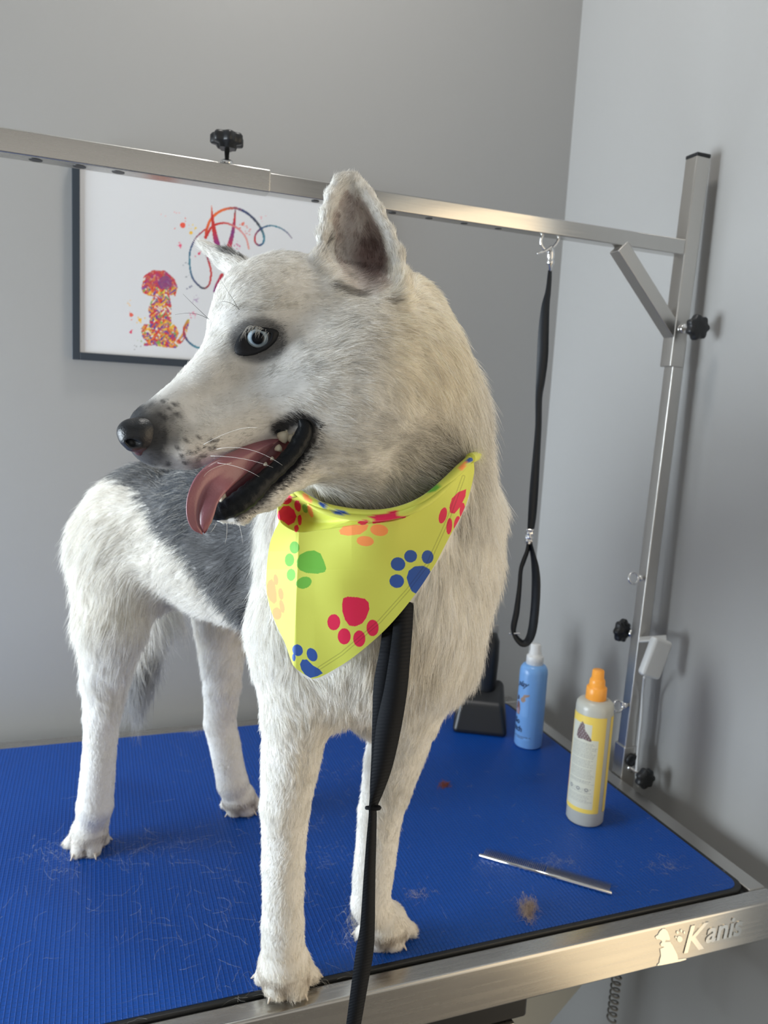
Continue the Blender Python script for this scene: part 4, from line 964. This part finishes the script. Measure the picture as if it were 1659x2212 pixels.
def art(V):
    x, y, _ = proj_n(V); X = x*2.2419; Y = (y-250)*2.2419; c = np.tile(np.array((.68,.69,.71)), (len(X), 1))
    pal = np.array([(.60,.03,.05),(.75,.20,.04),(.80,.50,.06),(.13,.06,.30),(.20,.38,.08),(.50,.05,.12),(.75,.68,.60),(.70,.32,.05),(.30,.10,.32),(.62,.08,.03)])
    def speckle(mask, cs, seed):
        h = (np.sin(np.floor(X/cs+.6*np.sin(Y/9.))*127.1+np.floor(Y/cs+.6*np.sin(X/7.))*311.7+seed)*43758.5453) % 1
        c[mask] = pal[(h[mask]*len(pal)).astype(int)]
    dogp = [(685,835),(697,775),(738,748),(800,750),(845,790),(861,830),(848,876),(836,868),(820,868),(832,930),(830,1000),(856,1024),(866,1055),(846,1100),(878,1062),(903,990),(917,1000),(905,1050),(888,1092),(850,1126),(790,1122),(742,1112),(700,1116),(692,1102),(716,1100),(690,1072),(682,1032),(700,1008),(726,1012),(718,930),(742,876),(722,872),(692,858)]
    md = inpoly(X, Y, dogp); speckle(md, 11, 1.); speckle(md & (np.sin(X*.13)*np.sin(Y*.11) > .35), 6, 5.)
    top = md & (Y < 830) & (X > 705) & (X < 850); c[top] = c[top]*.35+np.array((.50,.03,.07))*.65
    pr_ = md & (Y < 840) & (np.hypot(X-800, Y-810) < 34); c[pr_] = c[pr_]*.3+np.array((.14,.05,.22))*.7
    def stroke(pts, w0, w1, cols):
        pts = catmull(np.array(pts, float), 50); n = len(pts)
        for k in range(n-1):
            d = polydist(X, Y, [tuple(pts[k]), tuple(pts[k+1])]); w = w0+(w1-w0)*k/n; m = d < w; t = k/n*(len(cols)-1); q = int(t); f = t-q
            c[m] = np.array(cols[q])*(1-f)+np.array(cols[min(q+1, len(cols)-1)])*f
    R1, O1, Y1, B1, T1, D1 = (.55,.03,.03), (.75,.15,.04), (.7,.4,.05), (.03,.05,.16), (.04,.22,.30), (.05,.06,.08)
    stroke([(992,552),(950,590),(922,650),(918,710),(930,780),(962,822),(990,836),(1014,815),(1022,760),(1012,710),(998,670)], 4, 5, [R1,B1,T1,B1,D1,R1,R1,B1])
    stroke([(996,590),(1004,540),(1030,490),(1080,456),(1142,448),(1200,474),(1248,522),(1276,575),(1276,612),(1256,628),(1236,612),(1236,580),(1262,548),(1310,532),(1360,545),(1395,570),(1412,592)], 7, 3, [R1,O1,O1,B1,D1,T1,B1,R1,B1,T1,(.2,.2,.3),(.4,.35,.4)])
    stroke([(1024,438),(1028,490),(1038,560),(1052,625)], 2, 15, [O1,R1,R1,(.25,.03,.2)])
    stroke([(1139,455),(1136,500),(1126,570),(1108,640)], 2, 13, [D1,R1,(.2,.04,.2),R1])
    stroke([(1002,580),(1030,535),(1090,520),(1150,545),(1190,590),(1205,645)], 6, 4, [R1,R1,(.7,.3,.3),(.7,.3,.25)])
    stroke([(912,990),(890,1035),(905,1085),(945,1118),(1000,1130),(1050,1128)], 6, 4, [(.5,.4,.05),R1,B1,T1,T1,B1])
    stroke([(1075,770),(1050,820),(1040,850)], 8, 8, [R1,(.2,.04,.2)])
    dr = np.random.default_rng(5)
    for (sx, sy, sr, sn, col) in ((885,530,16,7,(.80,.10,.06)),(925,567,10,4,(.85,.5,.05)),(873,628,9,6,(.75,.12,.22)),(964,668,8,2,(.7,.04,.12)),(636,965,11,3,(.75,.12,.08)),(678,988,10,4,(.85,.5,.05)),(634,1048,8,2,(.7,.06,.15)),(948,545,6,3,(.85,.6,.1)),(1175,525,9,9,(.75,.2,.15)),(1205,560,4,12,(.7,.3,.3)),(1150,630,4,14,(.6,.2,.35)),(920,830,6,5,(.25,.25,.35)),(950,890,5,16,(.45,.35,.5)),(935,960,5,16,(.7,.3,.4)),(780,478,4,4,(.8,.5,.5)),(855,472,4,3,(.8,.4,.4)),(625,910,4,4,(.8,.5,.2)),(660,1118,4,3,(.3,.3,.3)),(685,1092,5,2,(.35,.5,.15)),(1265,490,4,5,(.75,.35,.4)),(900,712,5,2,(.35,.37,.4)),(902,780,5,2,(.25,.27,.3))):
        c[np.hypot(X-sx, Y-sy) < sr*.85] = col
        for _ in range(sn):
            a_, r_ = dr.uniform(0, 6.3), dr.uniform(.6, 2.6)*max(sr, 9); c[np.hypot(X-sx-r_*math.cos(a_), Y-sy-r_*math.sin(a_)) < dr.uniform(1.2, 4.)] = col
    return c
vcol(po, 'print', art(V))
bm = bmesh.new(); add_box(bm, (PX0+fw,PY+.006,PZ0+fw), (PX1-fw,YB-.0005,PZ1-fw)); bm_obj('backing', bm, M_fr, pic)

# ------------------------------------------------------------------ bottles
ZM = TT+.004
def bottle(name, px, py, prof_body, prof_cap, m1, m2, label, n=56, sr=.955, sz=.955):
    prof_body = [(a*sz, b*sr) for a, b in prof_body]; prof_cap = [(a*sz, b*sr) for a, b in prof_cap]
    c = T(px, py, .004); o = empty(name, tuple(c), label, 'bottle')
    bm = bmesh.new(); add_lathe(bm, c, (0,0,1), prof_body, n); bm_obj('body', bm, m1, o)
    bm = bmesh.new(); add_lathe(bm, c, (0,0,1), prof_cap, 40); k = bm_obj('spray_cap', bm, m2, o)
    return o, c, k
M_milk = mat('milky_plastic', (.62,.62,.55), .32); bsdf(M_milk).inputs['Transmission Weight'].default_value = .25; bsdf(M_milk).inputs['Subsurface Weight'].default_value = .0
M_or = mat('orange_plastic', (.93,.38,.05), .35); M_wc = mat('white_cap', (.75,.76,.76), .3)
M_blu = mat('blue_bottle', (.20,.42,.80), .28)
yb, yc, ycap = bottle('spray_bottle', 1262, 1768, [(0,.024),(.001,.0275),(.004,.0293),(.19,.0293),(.197,.0282),(.201,.0245),(.2035,.019),(.204,0)],
   [(.200,.0150),(.2005,.0162),(.222,.0158),(.2235,.0145),(.2238,.0125),(.233,.0120),(.2345,.0115),(.236,.0108),(.2365,.0096),(.249,.0092),(.2505,.0080),(.2506,0)], M_milk, M_or, 'cloudy white spray bottle with yellow label and orange cap')
bb, bc, bcap = bottle('spray_bottle', 1140, 1608, [(0,.022),(.001,.0255),(.004,.0272),(.150,.0272),(.158,.0262),(.164,.0225),(.167,.0165),(.1675,0)],
   [(.164,.0158),(.1645,.0168),(.182,.0165),(.184,.0152),(.1845,.0125),(.190,.0120),(.1915,.0108),(.205,.0102),(.2065,.0088),(.2066,0)], M_blu, M_wc, 'light blue spray bottle with white cap beneath the hanging noose', sr=.94, sz=.945)
def cyl_label(name, c, r, a0, a1, z0, z1, nu, nv, cf, m, parent):
    vd = np.array([-c[0], -c[1]]); base = math.atan2(vd[1], vd[0])   # angle that faces the camera side
    a = base + np.radians(np.linspace(a0, a1, nu+1)); z = np.linspace(z0, z1, nv+1); A, Zz = np.meshgrid(a, z)
    V = np.stack([c[0]+r*np.cos(A).ravel(), c[1]+r*np.sin(A).ravel(), c[2]+Zz.ravel()], 1)
    i, j = np.meshgrid(np.arange(nv), np.arange(nu), indexing='ij'); k = (i*(nu+1)+j).ravel(); Q = np.stack([k, k+1, k+nu+2, k+nu+1], 1)
    o = fast_quads(name, V, Q, m, parent); u, v = np.meshgrid(np.linspace(0, 1, nu+1), np.linspace(1, 0, nv+1)); vcol(o, 'print', cf(u.ravel(), v.ravel())); return o
M_lab = mat('label_print', (.8,.8,.7), .4); attr_col(M_lab, 'print')
def lab1(u, v):
    c = np.tile(np.array((.80,.60,.12)), (len(u), 1)); pan = (u > .10) & (u < .84) & (v > .08) & (v < .955); c[pan] = (.60,.60,.50)
    c[(u > .66) & (v > .08) & (v < .235)] = (.80,.60,.12); c[(u < .10) & (v > .1)] = (.74,.60,.30); c[(u < .07) & (v > .55) & (v < .82)] = (.75,.22,.03)
    im = inpoly(u, v, [(.28,.225),(.30,.17),(.36,.10),(.42,.06),(.48,.09),(.50,.14),(.60,.19),(.68,.235),(.66,.25),(.48,.24),(.34,.25)]); c[im] = (.14,.09,.085); c[im & (np.sin(u*90)*np.sin(v*130) > .3)] = (.3,.25,.25)
    dr = np.random.default_rng(2); y = .272
    while y < .90:
        if not (.43 < y < .447 or .52 < y < .535 or .64 < y < .66 or .70 < y < .735 or .79 < y < .81):
            x = .17+dr.uniform(0, .02); end = dr.uniform(.68, .78)
            while x < end:
                w = dr.uniform(.015, .06); m = (u > x) & (u < x+w) & (v > y) & (v < y+.0045); c[m] = (.30,.30,.28) if not (.66 < y < .70) else (.2,.2,.2); x += w+.012
        y += .0135
    for cx in (.26,.46,.66):
        d = np.hypot((u-cx)/1.0, (v-.755)*2.6); c[(d < .05) & (d > .022)] = (.25,.25,.24)
    return c
cyl_label('label', yc, .0284, -88, 42, .023, .174, 200, 420, lab1, M_lab, yb)
def lab2(u, v):
    c = np.tile(np.array((.80,.60,.12)), (len(u), 1)); c[(u > .5) & (v > .2)] = (.62,.60,.42); return c
cyl_label('label', yc, .0284, 60, 100, .023, .174, 30, 90, lab2, M_lab, yb)
M_ink = mat('dark_blue_ink', (.01,.03,.10), .5)
def wrap_text(s, size, ang, z, m, parent, c, r, shear=0., bold=.0):
    base = math.atan2(-c[1], -c[0]); x0 = 0
    def xf(co):
        w = co[:, 0]; a = base+math.radians(ang)+w/r; rr = r+np.where(co[:, 2] > 0, .0003, -.0003)
        return np.stack([c[0]+rr*np.cos(a), c[1]+rr*np.sin(a), c[2]+z+co[:, 1]], 1)
    return text_part('lettering', s, size, .0003, m, parent, xf, shear, bold)
wrap_text('play', .0145, -74, .118, M_ink, bb, bc, .0257, .5, .0003)
wrap_text('So', .014, -76, .046, M_ink, bb, bc, .0257, 0, .0005)
wrap_text('itch', .014, -76, .032, M_ink, bb, bc, .0257, 0, .0005)
def lab3(u, v):
    c = np.tile(np.array((.20,.42,.80)), (len(u), 1)); br = (.22,.11,.09)
    c[inpoly(u, v, [(.08,.98),(.06,.70),(.14,.48),(.26,.42),(.40,.52),(.46,.75),(.42,.98)])] = br
    st = inpoly(u, v, [(.10,.95),(.09,.75),(.36,.70),(.38,.95)]); c[st & (np.sin(v*90) > 0)] = (.65,.45,.45); c[st & (np.sin(v*90) <= 0)] = (.12,.08,.15)
    c[inpoly(u, v, [(.05,.36),(.14,.20),(.30,.22),(.34,.34),(.22,.42),(.10,.42)])] = (.08,.07,.10)
    c[inpoly(u, v, [(.42,.30),(.56,.22),(.66,.10),(.98,.06),(.99,.12),(.74,.22),(.78,.34),(.62,.44),(.46,.40)])] = (.38,.25,.18)
    return c
cyl_label('label_drawing', bc, .0259, -80, -8, .062, .108, 110, 90, lab3, M_lab, bb)
def lab4(u, v):
    c = np.tile(np.array((.20,.42,.80)), (len(u), 1)); dr = np.random.default_rng(9); 
    for y in (.1, .55):
        x = .03
        while x < (.95 if y < .3 else .6): w = dr.uniform(.03, .09); c[(u > x) & (u < x+w) & (v > y) & (v < y+.3)] = (.04,.08,.2); x += w+.03
    return c
cyl_label('label_text', bc, .0259, -72, 8, .018, .025, 110, 10, lab4, M_lab, bb)

# ------------------------------------------------------------------ clipper on its charging stand
cc_ = T(1025, 1588, .004); cc_ = np.array([.708, 1.275, TT+.004])
stand = empty('charging_stand', tuple(cc_), 'black charging stand with green light on the mat behind the dog', 'charging stand')
ang = math.radians(-28); ux = np.array([math.cos(ang), math.sin(ang), 0]); uy = np.array([-math.sin(ang), math.cos(ang), 0])
bm = bmesh.new(); 
lo_p = [(-.056,-.050,0),(.050,-.050,0),(.050,.050,0),(-.056,.050,0)]; hi_p = [(-.046,-.036,.058),(.038,-.036,.058),(.038,.036,.088),(-.046,.036,.088)]
vs = [bm.verts.new(tuple(cc_+ux*x+uy*y+np.array([0,0,z]))) for x, y, z in lo_p+hi_p]
for q in ((3,2,1,0),(4,5,6,7),(0,1,5,4),(1,2,6,5),(2,3,7,6),(3,0,4,7)): bm.faces.new([vs[k] for k in q])
bm_obj('housing', bm, M_blk, stand, bevel=.010, seg=5)
M_led = mat('green_light', (.02,.3,.1), .4); bsdf(M_led).inputs['Emission Color'].default_value = (.05,1,.3,1); bsdf(M_led).inputs['Emission Strength'].default_value = 1.6
bm = bmesh.new(); add_lathe(bm, onY(996,1502,1.185), (0,-1,.2), [(0,.0028),(.0015,.0028),(.002,0)], 16); bm_obj('indicator_light', bm, M_led, stand)
bm = bmesh.new(); lc = onY(975,1560,1.19)
clip = empty('hair_clipper', tuple(cc_+uy*.012+np.array([0,0,.07])), 'black hair clipper standing upright in its stand behind the dog chest', 'clipper')
b0 = cc_+uy*.012+ux*.004+np.array([0,0,.066]); 
bm = bmesh.new(); tp3 = b0+np.array([0,0,.12])
add_tube(bm, [b0, b0+np.array([0,0,.01]), b0+np.array([0,0,.07]), b0+np.array([0,0,.105]), tp3], [.016,.019,.021,.020,.014], 24); bm_obj('handle', bm, M_blk, clip, smooth=True)
bm = bmesh.new(); add_bar(bm, tp3+np.array([0,0,-.002]), tp3+np.array([0,0,.016]), .034, .010, (0,1,0)); bm_obj('blade', bm, M_stz, clip, bevel=.002)

# ------------------------------------------------------------------ comb
ca, cb_ = T(1035,1847,.0065), T(1322,1930,.0065); dcm = cb_-ca; Lc = np.linalg.norm(dcm); dcm /= Lc; pc = np.cross([0,0,1.], dcm)
comb = empty('comb', tuple(ca), 'chrome steel grooming comb lying on the mat near front right corner', 'comb')
bm = bmesh.new(); add_tube(bm, [ca, ca+dcm*.001, ca+dcm*(Lc-.001), cb_], [.0015,.0026,.0026,.0015], 14); bm_obj('spine', bm, M_chr, comb, smooth=True)
bm = bmesh.new(); q0 = np.array([0,0,0.]); add_tube(bm, [q0, q0+pc*.018, q0+pc*.024+np.array([0,0,-.0004])], [.00045,.0004,.00015], 6); me0 = bpy.data.meshes.new('tooth'); bm.to_mesh(me0); bm.free(); me0.materials.append(mat('comb_steel', (.30,.30,.31), .4, 1.0))
xs = list(np.arange(.005, Lc*.5, .0026))+list(np.arange(Lc*.5+.002, Lc-.003, .0017))
for s in xs:
    o = bpy.data.objects.new('comb_tooth', me0); C.objects.link(o); o.parent = comb; o.matrix_parent_inverse = Matrix.Translation(comb.location).inverted(); o.location = tuple(ca+dcm*s+np.array([0,0,-.0005]))

# ------------------------------------------------------------------ loose hair on the mat
rh = np.random.default_rng(21)
def loose(n, cx, cy, sx, sy, ln, col, jit=.4, zz=.003, thick=.00008):
    pts = np.zeros((n, 6, 3)); 
    for i in range(n):
        x, y = cx+rh.normal()*sx, cy+rh.normal()*sy; p = T(x, y, 0.0045); a = rh.uniform(0, 2*math.pi); l = ln*rh.uniform(.4, 1.4); k = rh.normal()*1.2/l*.6
        q = p.copy()
        for s in range(6):
            pts[i, s] = (q[0], q[1], TT+.0045+zz*rh.random()*math.sin(math.pi*s/5)); a += k*l/5+rh.normal()*.25; q = q+np.array([math.cos(a), math.sin(a), 0])*l/5
    X_ = pts[:, :, 0]; Y_ = pts[:, :, 1]
    pts[:, :, 0] = np.clip(X_, -.7, .815); pts[:, :, 1] = np.clip(Y_, .70, 1.37)
    return pts, np.full(n, thick)*rh.uniform(.7, 1.3, n), np.tile(np.array(col), (n, 1))*rh.uniform(.8, 1.1, (n, 1))
S = [loose(170, 380, 1930, 260, 130, .032, (.66,.68,.72)), loose(60, 1150, 1850, 190, 90, .014, (.6,.6,.62)), loose(60, 700, 1850, 60, 50, .014, (.6,.6,.6)), loose(80, 150, 1850, 45, 22, .02, (.7,.68,.62), zz=.008),
     loose(70, 625, 2150, 60, 22, .022, (.7,.68,.62), zz=.006), loose(70, 790, 2020, 30, 25, .02, (.7,.66,.6), zz=.008), loose(60, 1440, 1870, 22, 9, .012, (.6,.55,.5), zz=.003), loose(60, 700, 1690, 80, 40, .018, (.6,.6,.6)),
     loose(45, 900, 1930, 14, 10, .010, (.7,.6,.5), zz=.004), loose(60, 1190, 1868, 25, 8, .012, (.55,.52,.5), zz=.006), loose(50, 420, 1575, 18, 8, .015, (.6,.6,.58), zz=.01), loose(60, 330, 1830, 90, 12, .03, (.6,.6,.65)), loose(60, 630, 1650, 130, 45, .015, (.5,.5,.55))]
lh = curves_obj('shed_hair', np.concatenate([s[0] for s in S]), np.concatenate([s[1] for s in S]), np.concatenate([s[2] for s in S]), M_fur)
tag(lh, 'fine white shed hairs scattered across the blue mat', 'shed hair', kind='stuff')
def tuft(name, n, px, py, sx, sy, ln, col, h, label, thick=.00016):
    p, r, c = loose(n, px, py, sx, sy, ln, col, zz=h, thick=thick); o = curves_obj(name, p, r, c, M_fur); tag(o, label, 'fur tuft'); return o
tuft('fur_tuft', 260, 1140, 1968, 7, 13, .012, (.52,.42,.34), .010, 'small tan tuft of fur on the mat in front of the comb')
tuft('fur_tuft', 150, 960, 1696, 6, 4, .006, (.40,.14,.06), .004, 'tiny reddish brown clump on the mat by the right front leg')
tuft('fur_tuft', 90, 768, 1990, 9, 18, .014, (.72,.68,.60), .010, 'wispy white tuft between the front legs beside the leash')

# coiled cable under the table
bm = bmesh.new(); th = np.linspace(0, 2*math.pi*26, 26*14); cz = np.linspace(.83, .56, len(th)); top_c = onY(1335,2125,.85)
add_tube(bm, np.stack([top_c[0]-.004*(.83-cz)/.2+.0065*np.cos(th), .85+.0065*np.sin(th), cz], 1), .0016, 6)
bm_obj('coiled_cable', bm, mat('grey_cable', (.17,.17,.165), .6), table, smooth=True)

# ------------------------------------------------------------------ light
w = bpy.data.worlds.new('room_light'); sc.world = w; w.use_nodes = True; bgn = w.node_tree.nodes['Background']; bgn.inputs[0].default_value = (.62,.60,.56,1); bgn.inputs[1].default_value = .62
def area(name, loc, tgt, sx, sy, pw, col):
    l = bpy.data.lights.new(name, 'AREA'); l.shape = 'RECTANGLE'; l.size = sx; l.size_y = sy; l.energy = pw; l.color = col
    o = bpy.data.objects.new(name, l); C.objects.link(o); o.location = loc; o.rotation_euler = (Vector(loc)-Vector(tgt)).to_track_quat('Z', 'Y').to_euler(); return o
area('window_daylight', (XL-.06, .97, 1.12), (0, .97, 1.10), .9, 1.2, 66, (.82,.92,1.0))
area('ceiling_lamp', (.30, .98, ZC-.02), (.30, .98, 0), .22, .22, 5.5, (1.0,.97,.92))
area('doorway_light', (XR+.14, -.03, 1.12), (0, -.03, 1.12), .94, 2.0, 7, (1.0,.79,.50))
sc.view_settings.view_transform = 'Standard'; sc.view_settings.look = 'None'; sc.view_settings.gamma = 1; sc.view_settings.exposure = 0.54; sc.view_settings.use_curve_mapping = False
sc.cycles.use_denoising = True; sc.cycles.use_adaptive_sampling = True; sc.cycles.adaptive_threshold = .05; sc.cycles.max_bounces = 8; sc.cycles.diffuse_bounces = 5; sc.cycles.glossy_bounces = 4; sc.cycles.transmission_bounces = 6; sc.cycles.sample_clamp_indirect = 6
# camera
cd = bpy.data.cameras.new('camera'); cam = bpy.data.objects.new('camera', cd); C.objects.link(cam); sc.camera = cam
cam.matrix_world = Matrix(((CR[0], CU[0], -CF[0], CAM[0]), (CR[1], CU[1], -CF[1], CAM[1]), (CR[2], CU[2], -CF[2], CAM[2]), (0,0,0,1)))
cd.sensor_fit = 'VERTICAL'; cd.sensor_height = 36.0; cd.lens = 36.0*FPX/2212.0; cd.clip_start = .05
cd.dof.use_dof = True; cd.dof.focus_distance = .60; cd.dof.aperture_fstop = 11
